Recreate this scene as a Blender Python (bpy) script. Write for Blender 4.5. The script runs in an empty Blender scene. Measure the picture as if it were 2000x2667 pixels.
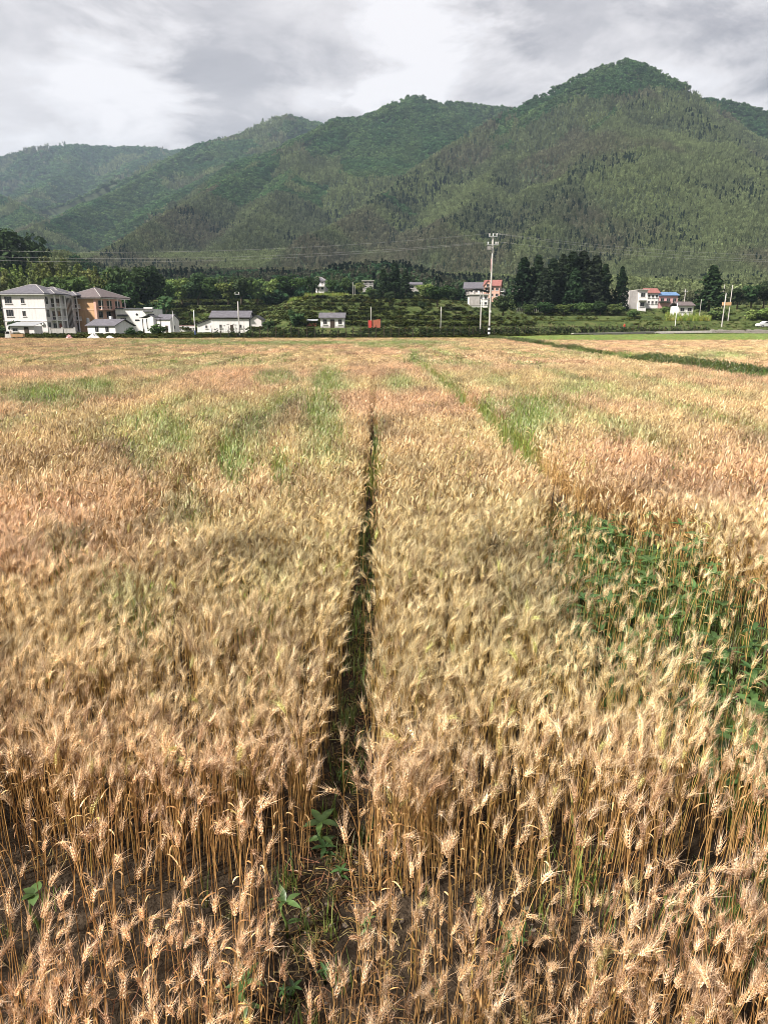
import bpy, math, random
import numpy as np
from mathutils import Vector
R = math.radians
random.seed(7)
rng = np.random.default_rng(11)
S = bpy.context.scene
COL = S.collection

# ------------------------------------------------------------------ camera, sky, sun, exposure
FPX, CX, CY = 1778.0, 1000.0, 1333.5          # photograph pixels (2000 x 2667)
PITCH, HCAM = R(15.6), 2.9
cd = bpy.data.cameras.new('camera')
cam = bpy.data.objects.new('camera', cd)
COL.objects.link(cam)
cam.location = (0, 0, HCAM)
cam.rotation_euler = (R(90) - PITCH, 0, 0)
cd.sensor_fit = 'VERTICAL'; cd.sensor_height = 36.0; cd.lens = 24.0
cd.clip_start = 0.05; cd.clip_end = 20000
S.camera = cam
S.cycles.max_bounces = 5; S.cycles.diffuse_bounces = 2; S.cycles.glossy_bounces = 2; S.cycles.transmission_bounces = 3; S.cycles.volume_bounces = 0; S.cycles.transparent_max_bounces = 4
S.cycles.filter_width = 0.95; S.cycles.use_adaptive_sampling = True; S.cycles.adaptive_threshold = 0.02; S.cycles.caustics_reflective = False; S.cycles.caustics_refractive = False

SUN_EL, SUN_AZ = R(46), R(-122)               # azimuth from +Y, clockwise: from the left, behind the camera
sd = bpy.data.lights.new('sun', 'SUN'); sun = bpy.data.objects.new('sun', sd); COL.objects.link(sun)
sd.energy = 5.0; sd.angle = R(4); sd.color = (1.0, 0.93, 0.84)
sv = Vector((math.sin(SUN_AZ) * math.cos(SUN_EL), math.cos(SUN_AZ) * math.cos(SUN_EL), math.sin(SUN_EL)))
sun.rotation_euler = (-sv).to_track_quat('-Z', 'Y').to_euler()
sun.location = (0, 0, 60)

S.view_settings.view_transform = 'Standard'; S.view_settings.look = 'None'
S.view_settings.gamma = 1.0; S.view_settings.use_curve_mapping = False
S.view_settings.exposure = 0.92

W = bpy.data.worlds.new('World'); S.world = W; W.use_nodes = True


def nd(nt, typ, **kw):
    n = nt.nodes.new(typ)
    for k, v in kw.items():
        if k[0] == 'i' and k[1:].isdigit(): n.inputs[int(k[1:])].default_value = v
        else: setattr(n, k, v)
    return n


def ln(nt, a, b, ao=0, bi=0):
    nt.links.new(a.outputs[ao] if not hasattr(a, 'is_output') else a, b.inputs[bi])


def mth(nt, op, a, b=None, clamp=False):
    n = nt.nodes.new('ShaderNodeMath'); n.operation = op; n.use_clamp = clamp
    for i, v in enumerate((a, b)):
        if v is None: continue
        if isinstance(v, (int, float)): n.inputs[i].default_value = v
        else: nt.links.new(v, n.inputs[i])
    return n.outputs[0]


def ramp(nt, fac, stops):
    n = nt.nodes.new('ShaderNodeValToRGB'); e = n.color_ramp.elements
    while len(e) < len(stops): e.new(0.5)
    for q, (p, c) in zip(e, stops):
        q.position = p; q.color = (c[0], c[1], c[2], 1) if len(c) == 3 else c
    nt.links.new(fac, n.inputs[0]); return n.outputs[0]


def mixc(nt, fac, a, b, mode='MIX'):
    n = nt.nodes.new('ShaderNodeMix'); n.data_type = 'RGBA'; n.blend_type = mode
    for i, v in ((0, fac), (6, a), (7, b)):
        if isinstance(v, (int, float)): n.inputs[i].default_value = v
        elif isinstance(v, tuple): n.inputs[i].default_value = (*v[:3], 1)
        else: nt.links.new(v, n.inputs[i])
    return n.outputs[2]


def pixdir(u, v):
    a, b = (u - CX) / FPX, (CY - v) / FPX
    c, s = math.cos(PITCH), math.sin(PITCH)
    return Vector((a, c + b * s, -s + b * c))


def at(u, v, Y):
    d = pixdir(u, v); t = Y / d.y
    return Vector((d.x * t, Y, HCAM + d.z * t))


def atz(u, v, z):
    d = pixdir(u, v); t = (z - HCAM) / d.z
    return Vector((d.x * t, d.y * t, z))


def build_world():
    nt = W.node_tree; nt.nodes.clear()
    out = nd(nt, 'ShaderNodeOutputWorld'); bg = nd(nt, 'ShaderNodeBackground'); bg.inputs[1].default_value = 0.108
    ln(nt, bg, out)
    sky = nd(nt, 'ShaderNodeTexSky'); sky.sky_type = 'NISHITA'; sky.sun_disc = False
    sky.sun_elevation = SUN_EL; sky.sun_rotation = SUN_AZ; sky.air_density = 1.3; sky.dust_density = 2.0
    tc = nd(nt, 'ShaderNodeTexCoord'); sep = nd(nt, 'ShaderNodeSeparateXYZ'); nt.links.new(tc.outputs['Generated'], sep.inputs[0])
    zz = mth(nt, 'ADD', mth(nt, 'MAXIMUM', sep.outputs[2], 0.0), 0.16)
    cmb = nd(nt, 'ShaderNodeCombineXYZ')
    nt.links.new(mth(nt, 'DIVIDE', sep.outputs[0], zz), cmb.inputs[0])
    nt.links.new(mth(nt, 'DIVIDE', sep.outputs[1], zz), cmb.inputs[1])

    def noise(scale, det, rough, off, dist=0.0, src=None):
        m = nd(nt, 'ShaderNodeMapping'); m.inputs[1].default_value = off
        nt.links.new(src or cmb.outputs[0], m.inputs[0])
        n = nd(nt, 'ShaderNodeTexNoise'); n.inputs['Scale'].default_value = scale; n.inputs['Detail'].default_value = det
        n.inputs['Roughness'].default_value = rough; n.inputs['Distortion'].default_value = dist
        nt.links.new(m.outputs[0], n.inputs['Vector']); return n.outputs['Fac']
    base = noise(0.9, 8, 0.55, (3.1, 1.7, 0.0), 0.25)
    fine = noise(2.6, 8, 0.6, (9.0, 4.0, 2.0), 0.35)
    dens = mth(nt, 'ADD', mth(nt, 'ADD', mth(nt, 'MULTIPLY', base, 0.48), mth(nt, 'MULTIPLY', fine, 0.44)), 0.04)
    # thin places in the deck where light comes through, and one heavy bank (directions on the sky)
    warp = mth(nt, 'MULTIPLY', mth(nt, 'SUBTRACT', fine, 0.5), 0.30)
    for (u, v, rad, amt) in THIN:
        d = pixdir(u, v).normalized()
        vm = nd(nt, 'ShaderNodeVectorMath', operation='DISTANCE'); nt.links.new(tc.outputs['Generated'], vm.inputs[0]); vm.inputs[1].default_value = d
        q = mth(nt, 'DIVIDE', mth(nt, 'ADD', vm.outputs['Value'], warp), rad)
        g = mth(nt, 'SUBTRACT', 1.0, mth(nt, 'MINIMUM', mth(nt, 'MULTIPLY', q, q), 1.0))
        dens = mth(nt, 'ADD', dens, mth(nt, 'MULTIPLY', mth(nt, 'MAXIMUM', g, 0.0), amt))
    cc = ramp(nt, dens, [(0.27, (5.2, 5.0, 5.05)), (0.35, (4.45, 4.28, 4.36)), (0.41, (3.75, 3.6, 3.7)), (0.46, (3.15, 3.03, 3.16)), (0.51, (2.55, 2.46, 2.62)), (0.57, (2.1, 2.03, 2.2)), (0.68, (1.7, 1.65, 1.84))])
    cover = mth(nt, 'SUBTRACT', 1.0, mth(nt, 'MULTIPLY', mth(nt, 'SUBTRACT', 0.36, dens), 2.0, True), True)
    cover = mth(nt, 'MAXIMUM', cover, 0.96)
    nt.links.new(mixc(nt, cover, sky.outputs[0], cc), bg.inputs[0])


THIN = [(50, 230, 0.20, -0.13), (330, 345, 0.11, -0.10), (170, 380, 0.14, -0.04), (960, 60, 0.16, -0.13), (1060, 110, 0.08, -0.12), (1190, 195, 0.12, -0.12), (1800, 215, 0.14, -0.13), (1500, 215, 0.14, -0.05), (1960, 280, 0.12, -0.10),
        (640, 20, 0.22, -0.06), (1360, 90, 0.15, 0.05), (560, 240, 0.26, 0.05), (1900, 110, 0.14, 0.02), (880, 200, 0.15, 0.04), (1500, 20, 0.2, -0.03), (320, 130, 0.18, 0.06), (720, 150, 0.2, 0.05)]
build_world()


# ------------------------------------------------------------------ helpers: noise, meshes, things
def _hash(ix, iy, seed):
    h = (ix.astype(np.int64) * 374761393 + iy.astype(np.int64) * 668265263 + seed * 974634777) & 0xffffffff
    h = ((h ^ (h >> 13)) * 1274126177) & 0xffffffff
    return ((h ^ (h >> 16)) & 0xffff) / 65535.0


def vnoise(x, y, seed=0):
    x = np.asarray(x, float); y = np.asarray(y, float)
    ix = np.floor(x); iy = np.floor(y); fx = x - ix; fy = y - iy
    fx = fx * fx * (3 - 2 * fx); fy = fy * fy * (3 - 2 * fy)
    a = _hash(ix, iy, seed); b = _hash(ix + 1, iy, seed); c = _hash(ix, iy + 1, seed); d = _hash(ix + 1, iy + 1, seed)
    return (a * (1 - fx) + b * fx) * (1 - fy) + (c * (1 - fx) + d * fx) * fy


def fbm(x, y, sc, oc=4, seed=0):
    v = 0.0; a = 0.5; t = 0.0; f = 1.0 / sc
    for o in range(oc):
        v = v + a * vnoise(np.asarray(x) * f + 17.3 * o, np.asarray(y) * f - 9.1 * o, seed + o); t += a; a *= 0.5; f *= 2.03
    return v / t


def sstep(a, b, x):
    t = np.clip((np.asarray(x, float) - a) / (b - a), 0, 1); return t * t * (3 - 2 * t)


class MB:
    """collects faces for one mesh"""
    def __init__(s): s.v = []; s.f = []; s.m = []; s.cur = 0
    def add(s, vs, fs):
        n = len(s.v); s.v.extend([tuple(map(float, p)) for p in vs]); s.f.extend([tuple(i + n for i in f) for f in fs]); s.m.extend([s.cur] * len(fs)); return s
    def box(s, x0, x1, y0, y1, z0, z1):
        return s.add([(x0, y0, z0), (x1, y0, z0), (x1, y1, z0), (x0, y1, z0), (x0, y0, z1), (x1, y0, z1), (x1, y1, z1), (x0, y1, z1)],
                     [(0, 3, 2, 1), (4, 5, 6, 7), (0, 1, 5, 4), (1, 2, 6, 5), (2, 3, 7, 6), (3, 0, 4, 7)])
    def prism(s, poly, z0, z1):
        n = len(poly)
        return s.add([(x, y, z0) for x, y in poly] + [(x, y, z1) for x, y in poly],
                     [tuple(range(n - 1, -1, -1)), tuple(range(n, 2 * n))] + [(i, (i + 1) % n, n + (i + 1) % n, n + i) for i in range(n)])
    def xprism(s, prof, x0, x1):     # profile in (y,z) extruded along x
        n = len(prof)
        return s.add([(x0, y, z) for y, z in prof] + [(x1, y, z) for y, z in prof],
                     [tuple(range(n - 1, -1, -1)), tuple(range(n, 2 * n))] + [(i, (i + 1) % n, n + (i + 1) % n, n + i) for i in range(n)])
    def yprism(s, prof, y0, y1):     # profile in (x,z) extruded along y
        n = len(prof)
        return s.add([(x, y0, z) for x, z in prof] + [(x, y1, z) for x, z in prof],
                     [tuple(range(n)), tuple(range(2 * n - 1, n - 1, -1))] + [(i, n + i, n + (i + 1) % n, (i + 1) % n) for i in range(n)])
    def tube(s, pts, rad, k=6, cap=True):
        pts = [Vector(p) for p in pts]; rad = rad if isinstance(rad, (list, tuple)) else [rad] * len(pts); V = []; F = []
        up = Vector((0.13, 0.97, 0.2)).normalized()
        for i, p in enumerate(pts):
            t = (pts[min(i + 1, len(pts) - 1)] - pts[max(i - 1, 0)]).normalized()
            a = t.cross(up)
            if a.length < 1e-3: a = t.cross(Vector((1, 0, 0)))
            a.normalize(); b = t.cross(a)
            for j in range(k):
                q = 2 * math.pi * j / k; V.append(p + (a * math.cos(q) + b * math.sin(q)) * rad[i])
        for i in range(len(pts) - 1):
            for j in range(k):
                F.append((i * k + j, i * k + (j + 1) % k, (i + 1) * k + (j + 1) % k, (i + 1) * k + j))
        if cap: F.append(tuple(range(k - 1, -1, -1))); F.append(tuple(range((len(pts) - 1) * k, len(pts) * k)))
        return s.add(V, F)
    def hip(s, x0, x1, y0, y1, z, h, over=0.5, th=0.18, ridge=None):
        x0 -= over; x1 += over; y0 -= over; y1 += over
        w, d = x1 - x0, y1 - y0; xm, ym = (x0 + x1) / 2, (y0 + y1) / 2
        if w >= d: a, b = (x0 + d / 2, ym), (x1 - d / 2, ym)
        else: a, b = (xm, y0 + w / 2), (xm, y1 - w / 2)
        V = [(x0, y0, z), (x1, y0, z), (x1, y1, z), (x0, y1, z), (x0, y0, z + th), (x1, y0, z + th), (x1, y1, z + th), (x0, y1, z + th), (*a, z + h), (*b, z + h)]
        F = [(3, 2, 1, 0), (0, 1, 5, 4), (1, 2, 6, 5), (2, 3, 7, 6), (3, 0, 4, 7)]
        if w >= d: F += [(4, 5, 9, 8), (5, 6, 9), (6, 7, 8, 9), (7, 4, 8)]
        else: F += [(4, 5, 8), (5, 6, 9, 8), (6, 7, 9), (7, 4, 8, 9)]
        return s.add(V, F)
    def hipcaps(s, x0, x1, y0, y1, z, h, over=0.5, th=0.18, r=0.11):
        x0 -= over; x1 += over; y0 -= over; y1 += over
        w, d = x1 - x0, y1 - y0; xm, ym = (x0 + x1) / 2, (y0 + y1) / 2
        a, b = (((x0 + d / 2, ym), (x1 - d / 2, ym)) if w >= d else ((xm, y0 + w / 2), (xm, y1 - w / 2)))
        A = Vector((*a, z + h)); B = Vector((*b, z + h)); zz = z + th
        s.tube([A, B], r, 5)
        c = [Vector((x0, y0, zz)), Vector((x1, y0, zz)), Vector((x1, y1, zz)), Vector((x0, y1, zz))]
        for i, p in enumerate(c):
            e = (A if (p - A).length < (p - B).length else B); s.tube([p, e], r * 0.8, 5)
        return s
    def gable(s, x0, x1, y0, y1, z, h, over=0.4, th=0.16):   # ridge along x
        y0 -= over; y1 += over; x0 -= over; x1 += over; ym = (y0 + y1) / 2
        return s.xprism([(y0, z), (ym, z + h), (y1, z), (y1, z + th), (ym, z + h + th), (y0, z + th)][::-1], x0, x1)
    def mesh(s, name, mats, smooth=False):
        me = bpy.data.meshes.new(name); me.from_pydata(s.v, [], s.f)
        for m in (mats if isinstance(mats, (list, tuple)) else [mats]): me.materials.append(m)
        if max(s.m, default=0) > 0: me.polygons.foreach_set('material_index', s.m)
        if smooth: me.polygons.foreach_set('use_smooth', [True] * len(me.polygons))
        me.update(); return me
    def build(s, name, mats, parent=None, smooth=False):
        return link(name, s.mesh(name, mats, smooth), parent)


def link(name, me, parent=None):
    o = bpy.data.objects.new(name, me); COL.objects.link(o)
    if parent is not None: o.parent = parent
    return o


def tag(o, label, cat, group=None):
    o['label'] = label; o['category'] = cat
    if group: o['group'] = group
    return o


def thing(name, label, cat, loc, rz=0.0, group=None):
    o = bpy.data.objects.new(name, None); COL.objects.link(o); o.empty_display_size = 0.3
    o.location = loc; o.rotation_euler = (0, 0, rz); return tag(o, label, cat, group)


def kind(o, k): o['kind'] = k; return o


def npmesh(name, V, T, mats, mi=None):
    me = bpy.data.meshes.new(name); V = np.asarray(V, np.float32); T = np.asarray(T, np.int32)
    me.vertices.add(len(V)); me.vertices.foreach_set('co', V.ravel())
    k = T.shape[1]
    me.loops.add(T.size); me.loops.foreach_set('vertex_index', T.ravel())
    me.polygons.add(len(T)); me.polygons.foreach_set('loop_start', np.arange(0, T.size, k, dtype=np.int32))
    for m in (mats if isinstance(mats, (list, tuple)) else [mats]): me.materials.append(m)
    if mi is not None: me.polygons.foreach_set('material_index', np.asarray(mi, np.int32))
    me.update(calc_edges=True); me.validate(); return me


# ------------------------------------------------------------------ materials
MATS = {}


def surf(name, col, rough=0.8, var=0.15, scale=3.0, bump=0.0, spec=0.3, dirt=None, metal=0.0, bscale=None, coords='Object'):
    """painted / mineral surface: colour with soft blotches, streaky dirt and fine relief"""
    m = bpy.data.materials.new(name); m.use_nodes = True; nt = m.node_tree; b = nt.nodes['Principled BSDF']
    tc = nd(nt, 'ShaderNodeTexCoord')
    n = nd(nt, 'ShaderNodeTexNoise'); n.inputs['Scale'].default_value = scale; n.inputs['Detail'].default_value = 6; n.inputs['Roughness'].default_value = 0.65
    nt.links.new(tc.outputs[coords], n.inputs['Vector'])
    lo = tuple(c * (1 - var) for c in col); hi = tuple(min(1, c * (1 + var)) for c in col)
    c = ramp(nt, n.outputs['Fac'], [(0.3, lo), (0.7, hi)])
    if dirt:
        mp = nd(nt, 'ShaderNodeMapping'); mp.inputs[3].default_value = (1.2, 1.2, 0.18); nt.links.new(tc.outputs[coords], mp.inputs[0])
        n2 = nd(nt, 'ShaderNodeTexNoise'); n2.inputs['Scale'].default_value = 1.6; n2.inputs['Detail'].default_value = 8; n2.inputs['Roughness'].default_value = 0.7
        nt.links.new(mp.outputs[0], n2.inputs['Vector'])
        f = ramp(nt, n2.outputs['Fac'], [(0.48, (0, 0, 0)), (0.72, (0.75, 0.75, 0.75))])
        c = mixc(nt, f, c, dirt)
    nt.links.new(c, b.inputs['Base Color']); b.inputs['Roughness'].default_value = rough; b.inputs['Specular IOR Level'].default_value = spec; b.inputs['Metallic'].default_value = metal
    if bump:
        n3 = nd(nt, 'ShaderNodeTexNoise'); n3.inputs['Scale'].default_value = bscale or scale * 6; n3.inputs['Detail'].default_value = 4
        nt.links.new(tc.outputs[coords], n3.inputs['Vector'])
        bp = nd(nt, 'ShaderNodeBump'); bp.inputs['Strength'].default_value = bump; nt.links.new(n3.outputs['Fac'], bp.inputs['Height']); nt.links.new(bp.outputs[0], b.inputs['Normal'])
    MATS[name] = m; return m


def tiles(name, col, pitch=0.28, axis=0):
    """roof tiles too small to tell apart at this distance: ribbed relief and mottled colour"""
    m = surf(name, col, 0.75, 0.22, 1.2, 0, 0.25, tuple(c * 0.55 for c in col)); nt = m.node_tree; b = nt.nodes['Principled BSDF']
    tc = nd(nt, 'ShaderNodeTexCoord'); w = nd(nt, 'ShaderNodeTexWave'); w.bands_direction = 'XYZ'[axis]; w.inputs['Scale'].default_value = 0.314 / pitch
    w.inputs['Distortion'].default_value = 0.3
    nt.links.new(tc.outputs['Object'], w.inputs['Vector'])
    bp = nd(nt, 'ShaderNodeBump'); bp.inputs['Strength'].default_value = 0.3; bp.inputs['Distance'].default_value = 0.08
    nt.links.new(w.outputs['Fac'], bp.inputs['Height']); nt.links.new(bp.outputs[0], b.inputs['Normal']); return m


def leafmat(name, cols, trans=0.35, attr=None, rough=True, mul=1.0):
    """foliage / straw: colour from a per-thing tint (instance attribute or object colour), per-island variation, light through the blade"""
    m = bpy.data.materials.new(name); m.use_nodes = True; nt = m.node_tree; nt.nodes.clear()
    out = nd(nt, 'ShaderNodeOutputMaterial')
    geo = nd(nt, 'ShaderNodeNewGeometry')
    c = ramp(nt, geo.outputs['Random Per Island'], [(i / max(1, len(cols) - 1), q) for i, q in enumerate(cols)])
    if attr == 'inst':
        a = nd(nt, 'ShaderNodeAttribute'); a.attribute_type = 'INSTANCER'; a.attribute_name = 'tint'; c = mixc(nt, 1.0, c, a.outputs['Color'], 'MULTIPLY')
    elif attr == 'obj':
        a = nd(nt, 'ShaderNodeObjectInfo'); c = mixc(nt, 1.0, c, a.outputs['Color'], 'MULTIPLY')
    d = nd(nt, 'ShaderNodeBsdfDiffuse'); t = nd(nt, 'ShaderNodeBsdfTranslucent'); x = nd(nt, 'ShaderNodeMixShader'); x.inputs[0].default_value = trans
    nt.links.new(c, d.inputs[0]); nt.links.new(c, t.inputs[0]); ln(nt, d, x, 0, 1); ln(nt, t, x, 0, 2)
    if rough:
        g = nd(nt, 'ShaderNodeBsdfGlossy'); g.inputs['Roughness'].default_value = 0.45; g.inputs[0].default_value = (1, 1, 1, 1)
        y = nd(nt, 'ShaderNodeMixShader'); y.inputs[0].default_value = 0.035; ln(nt, x, y, 0, 1); ln(nt, g, y, 0, 2); x = y
    ln(nt, x, out); MATS[name] = m; return m


STRAW = [(0.24, 0.13, 0.048), (0.50, 0.315, 0.12), (0.42, 0.26, 0.09), (0.66, 0.46, 0.21)]
EARC = [(0.20, 0.11, 0.045), (0.50, 0.325, 0.15), (0.70, 0.50, 0.26), (0.90, 0.73, 0.46)]
EARN = [(0.42, 0.26, 0.115), (0.66, 0.465, 0.23), (0.90, 0.72, 0.45)]
AWNC = [(0.66, 0.47, 0.24), (0.92, 0.76, 0.51)]
for sfx, at_ in (('', 'inst'), ('_plant', 'obj')):
    leafmat('straw' + sfx, STRAW, 0.06, at_); leafmat('ear' + sfx, EARN, 0.15, at_); leafmat('awn' + sfx, AWNC, 0.3, at_)
leafmat('ear_far', EARC, 0.1, 'inst')
leafmat('grass', [(0.13, 0.22, 0.04), (0.22, 0.32, 0.075), (0.36, 0.41, 0.14)], 0.4, 'inst')
leafmat('weed_leaf', [(0.05, 0.11, 0.03), (0.095, 0.175, 0.05), (0.17, 0.25, 0.075)], 0.4, 'obj')
leafmat('weed_stem', [(0.12, 0.2, 0.05), (0.16, 0.24, 0.07)], 0.1, 'obj')
leafmat('canopy', [(0.55, 0.55, 0.55), (0.8, 0.8, 0.8), (1.0, 1.0, 1.0), (1.3, 1.3, 1.2)], 0.25, 'inst', False)
leafmat('canopy_tree', [(0.6, 0.6, 0.6), (0.85, 0.85, 0.85), (1.1, 1.1, 1.1), (1.4, 1.4, 1.3)], 0.25, 'obj', False)
surf('bark', (0.09, 0.07, 0.05), 0.95, 0.3, 4, 0.4)
surf('culm', (0.16, 0.2, 0.07), 0.5, 0.2, 4)
surf('white_wall', (0.80, 0.78, 0.77), 0.85, 0.04, 0.6, 0.1, 0.2, (0.62, 0.58, 0.55))
surf('pinkish_wall', (0.72, 0.67, 0.67), 0.85, 0.05, 0.6, 0.1, 0.2, (0.56, 0.51, 0.49))
surf('grey_wall', (0.42, 0.40, 0.39), 0.9, 0.12, 1.0, 0.2, 0.2, (0.25, 0.23, 0.21))
surf('orange_wall', (0.58, 0.36, 0.20), 0.8, 0.08, 1.0, 0.1, 0.2, (0.46, 0.28, 0.16))
surf('salmon_wall', (0.66, 0.40, 0.32), 0.8, 0.08, 1.0, 0.1, 0.2, (0.5, 0.3, 0.24))
surf('glass', (0.018, 0.02, 0.022), 0.12, 0.2, 2, 0, 0.5)
surf('frame', (0.30, 0.29, 0.28), 0.6, 0.1, 4)
surf('white_trim', (0.78, 0.76, 0.75), 0.7, 0.05, 2, 0, 0.3, (0.55, 0.5, 0.48))
tiles('grey_tiles', (0.125, 0.12, 0.138)); tiles('grey_tiles_y', (0.125, 0.12, 0.138), axis=1)
tiles('dark_tiles', (0.055, 0.055, 0.06)); tiles('brown_tiles', (0.14, 0.115, 0.115)); tiles('red_tiles', (0.27, 0.115, 0.10)); tiles('blue_sheet', (0.12, 0.21, 0.36), 0.4)
surf('concrete', (0.45, 0.43, 0.40), 0.9, 0.15, 2.5, 0.2, 0.2, (0.3, 0.28, 0.25))
surf('dark_wood', (0.06, 0.045, 0.035), 0.9, 0.3, 3, 0.2)
surf('galvanised', (0.5, 0.51, 0.52), 0.45, 0.1, 5, 0, 0.5, None, 0.6)
surf('porcelain', (0.75, 0.74, 0.72), 0.3, 0.05, 5)
surf('wire', (0.5, 0.5, 0.5), 0.5, 0.05, 5, 0, 0.5, None, 0.3)
surf('black_paint', (0.02, 0.02, 0.02), 0.6, 0.2, 6); surf('white_paint', (0.78, 0.77, 0.75), 0.6, 0.06, 4, 0, 0.3, (0.5, 0.48, 0.45))
surf('red_paint', (0.42, 0.05, 0.04), 0.6, 0.15, 4); surf('blue_paint', (0.06, 0.09, 0.24), 0.6, 0.15, 4)
surf('stone', (0.33, 0.30, 0.27), 0.95, 0.3, 6, 0.5); surf('pebble', (0.15, 0.12, 0.095), 0.95, 0.35, 9, 0.4)
surf('net', (0.02, 0.024, 0.02), 0.9, 0.3, 6); surf('plastic', (0.72, 0.71, 0.70), 0.4, 0.08, 4, 0.2); surf('rust', (0.30, 0.10, 0.06), 0.9, 0.3, 4, 0.3)
surf('skin', (0.45, 0.28, 0.2), 0.6, 0.05, 5); surf('red_cloth', (0.55, 0.07, 0.04), 0.9, 0.1, 9); surf('dark_cloth', (0.03, 0.035, 0.05), 0.9, 0.1, 9); surf('hair', (0.01, 0.009, 0.008), 0.6, 0.1, 9)
surf('rubber', (0.02, 0.02, 0.02), 0.8, 0.2, 9); surf('car_paint', (0.62, 0.63, 0.64), 0.25, 0.02, 2, 0, 0.6); surf('lamp_glass', (0.8, 0.8, 0.78), 0.1, 0.03, 2, 0, 0.6)
surf('faded_pink', (0.62, 0.36, 0.36), 0.85, 0.15, 5, 0.2)

# ------------------------------------------------------------------ ground, terraces and mountains
def ground_mat(name, stops, scale, bump=0.6, bs=30):
    m = bpy.data.materials.new(name); m.use_nodes = True; nt = m.node_tree; b = nt.nodes['Principled BSDF']
    tc = nd(nt, 'ShaderNodeTexCoord'); n = nd(nt, 'ShaderNodeTexNoise'); n.inputs['Scale'].default_value = scale; n.inputs['Detail'].default_value = 10; n.inputs['Roughness'].default_value = 0.7
    nt.links.new(tc.outputs['Object'], n.inputs['Vector'])
    nt.links.new(ramp(nt, n.outputs['Fac'], stops), b.inputs['Base Color']); b.inputs['Roughness'].default_value = 0.95; b.inputs['Specular IOR Level'].default_value = 0.15
    n3 = nd(nt, 'ShaderNodeTexNoise'); n3.inputs['Scale'].default_value = bs; n3.inputs['Detail'].default_value = 5; nt.links.new(tc.outputs['Object'], n3.inputs['Vector'])
    bp = nd(nt, 'ShaderNodeBump'); bp.inputs['Strength'].default_value = bump; bp.inputs['Distance'].default_value = 0.05
    nt.links.new(n3.outputs['Fac'], bp.inputs['Height']); nt.links.new(bp.outputs[0], b.inputs['Normal']); MATS[name] = m; return m


ground_mat('soil', [(0.3, (0.018, 0.013, 0.009)), (0.55, (0.040, 0.029, 0.019)), (0.75, (0.075, 0.055, 0.038))], 3.0, 0.8, 40)
ground_mat('meadow', [(0.3, (0.05, 0.07, 0.022)), (0.5, (0.085, 0.105, 0.035)), (0.7, (0.15, 0.13, 0.06))], 0.35, 0.5, 8)
ground_mat('terrace_soil', [(0.34, (0.022, 0.034, 0.012)), (0.48, (0.055, 0.078, 0.022)), (0.58, (0.085, 0.10, 0.035)), (0.7, (0.12, 0.105, 0.05))], 0.45, 0.6, 3)
ground_mat('forest_floor', [(0.3, (0.022, 0.034, 0.016)), (0.7, (0.05, 0.065, 0.03))], 0.05, 0.4, 1)
ground_mat('lane', [(0.3, (0.30, 0.27, 0.24)), (0.7, (0.42, 0.38, 0.34))], 0.8, 0.2, 20)

RIDGES = [  # ridge lines: (photo pixel, metres away), slope of their flanks
    ([(1630, 160, 1300), (1560, 178, 1310), (1490, 208, 1330), (1420, 247, 1335), (1340, 284, 1330), (1200, 372, 1250), (1080, 452, 1130), (980, 532, 980), (880, 592, 830), (790, 628, 720)], 0.72),
    ([(1630, 160, 1300), (1652, 172, 1310), (1668, 192, 1320), (1700, 200, 1340), (1738, 226, 1370), (1765, 254, 1390), (1850, 262, 1400), (1930, 276, 1420), (2000, 302, 1450), (2150, 350, 1500), (2500, 400, 1600)], 0.9),
    ([(1618, 250, 1210), (1600, 300, 1130), (1520, 430, 930), (1450, 570, 740)], 0.60),
    ([(1640, 330, 1100), (1750, 400, 1000), (1850, 470, 880), (1900, 560, 760)], 0.60),
    ([(1340, 284, 1330), (1330, 400, 1150), (1250, 500, 960), (1170, 590, 780)], 0.60),
    ([(1850, 262, 1400), (1960, 400, 1150), (2080, 520, 950)], 0.60),
    ([(1420, 303, 1900), (1330, 288, 1850), (1250, 279, 1800), (1190, 271, 1780), (1150, 277, 1750), (1075, 250, 1700), (1010, 280, 1690), (975, 296, 1680), (930, 314, 1650), (878, 312, 1560), (850, 330, 1560), (790, 368, 1500), (700, 422, 1380), (620, 460, 1250), (520, 522, 1080), (400, 588, 900), (310, 645, 760)], 0.62),
    ([(878, 312, 1560), (930, 400, 1420), (985, 470, 1280), (1020, 530, 1130)], 0.6),
    ([(1190, 271, 1780), (1140, 350, 1650), (1060, 440, 1480), (1000, 505, 1330)], 0.6),
    ([(790, 368, 1500), (760, 460, 1250), (700, 540, 1020), (640, 600, 850)], 0.58),
    ([(900, 335, 2500), (830, 328, 2450), (750, 306, 2350), (690, 326, 2330), (640, 358, 2300), (530, 375, 2200), (480, 405, 2100), (400, 455, 1900), (300, 508, 1650), (200, 555, 1400), (110, 592, 1200), (40, 625, 1050)], 0.6),
    ([(640, 358, 2300), (600, 430, 1950), (520, 480, 1700), (430, 530, 1400)], 0.6),
    ([(-300, 470, 3300), (-150, 440, 3250), (0, 417, 3200), (100, 392, 3150), (190, 381, 3200), (250, 386, 3250), (310, 387, 3250), (410, 390, 3300), (445, 396, 3300), (490, 392, 3350), (560, 375, 3400), (650, 350, 3500), (760, 350, 3500)], 0.6),
    ([(190, 381, 3200), (180, 450, 2700), (110, 500, 2300), (30, 560, 1900)], 0.55),
    ([(410, 390, 3300), (330, 450, 2700), (230, 520, 2200), (150, 575, 1800)], 0.55),
    ([(-200, 440, 2200), (-60, 490, 1900), (0, 515, 1750), (60, 545, 1600), (90, 590, 1400)], 0.55),
]
SEGS = []
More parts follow.
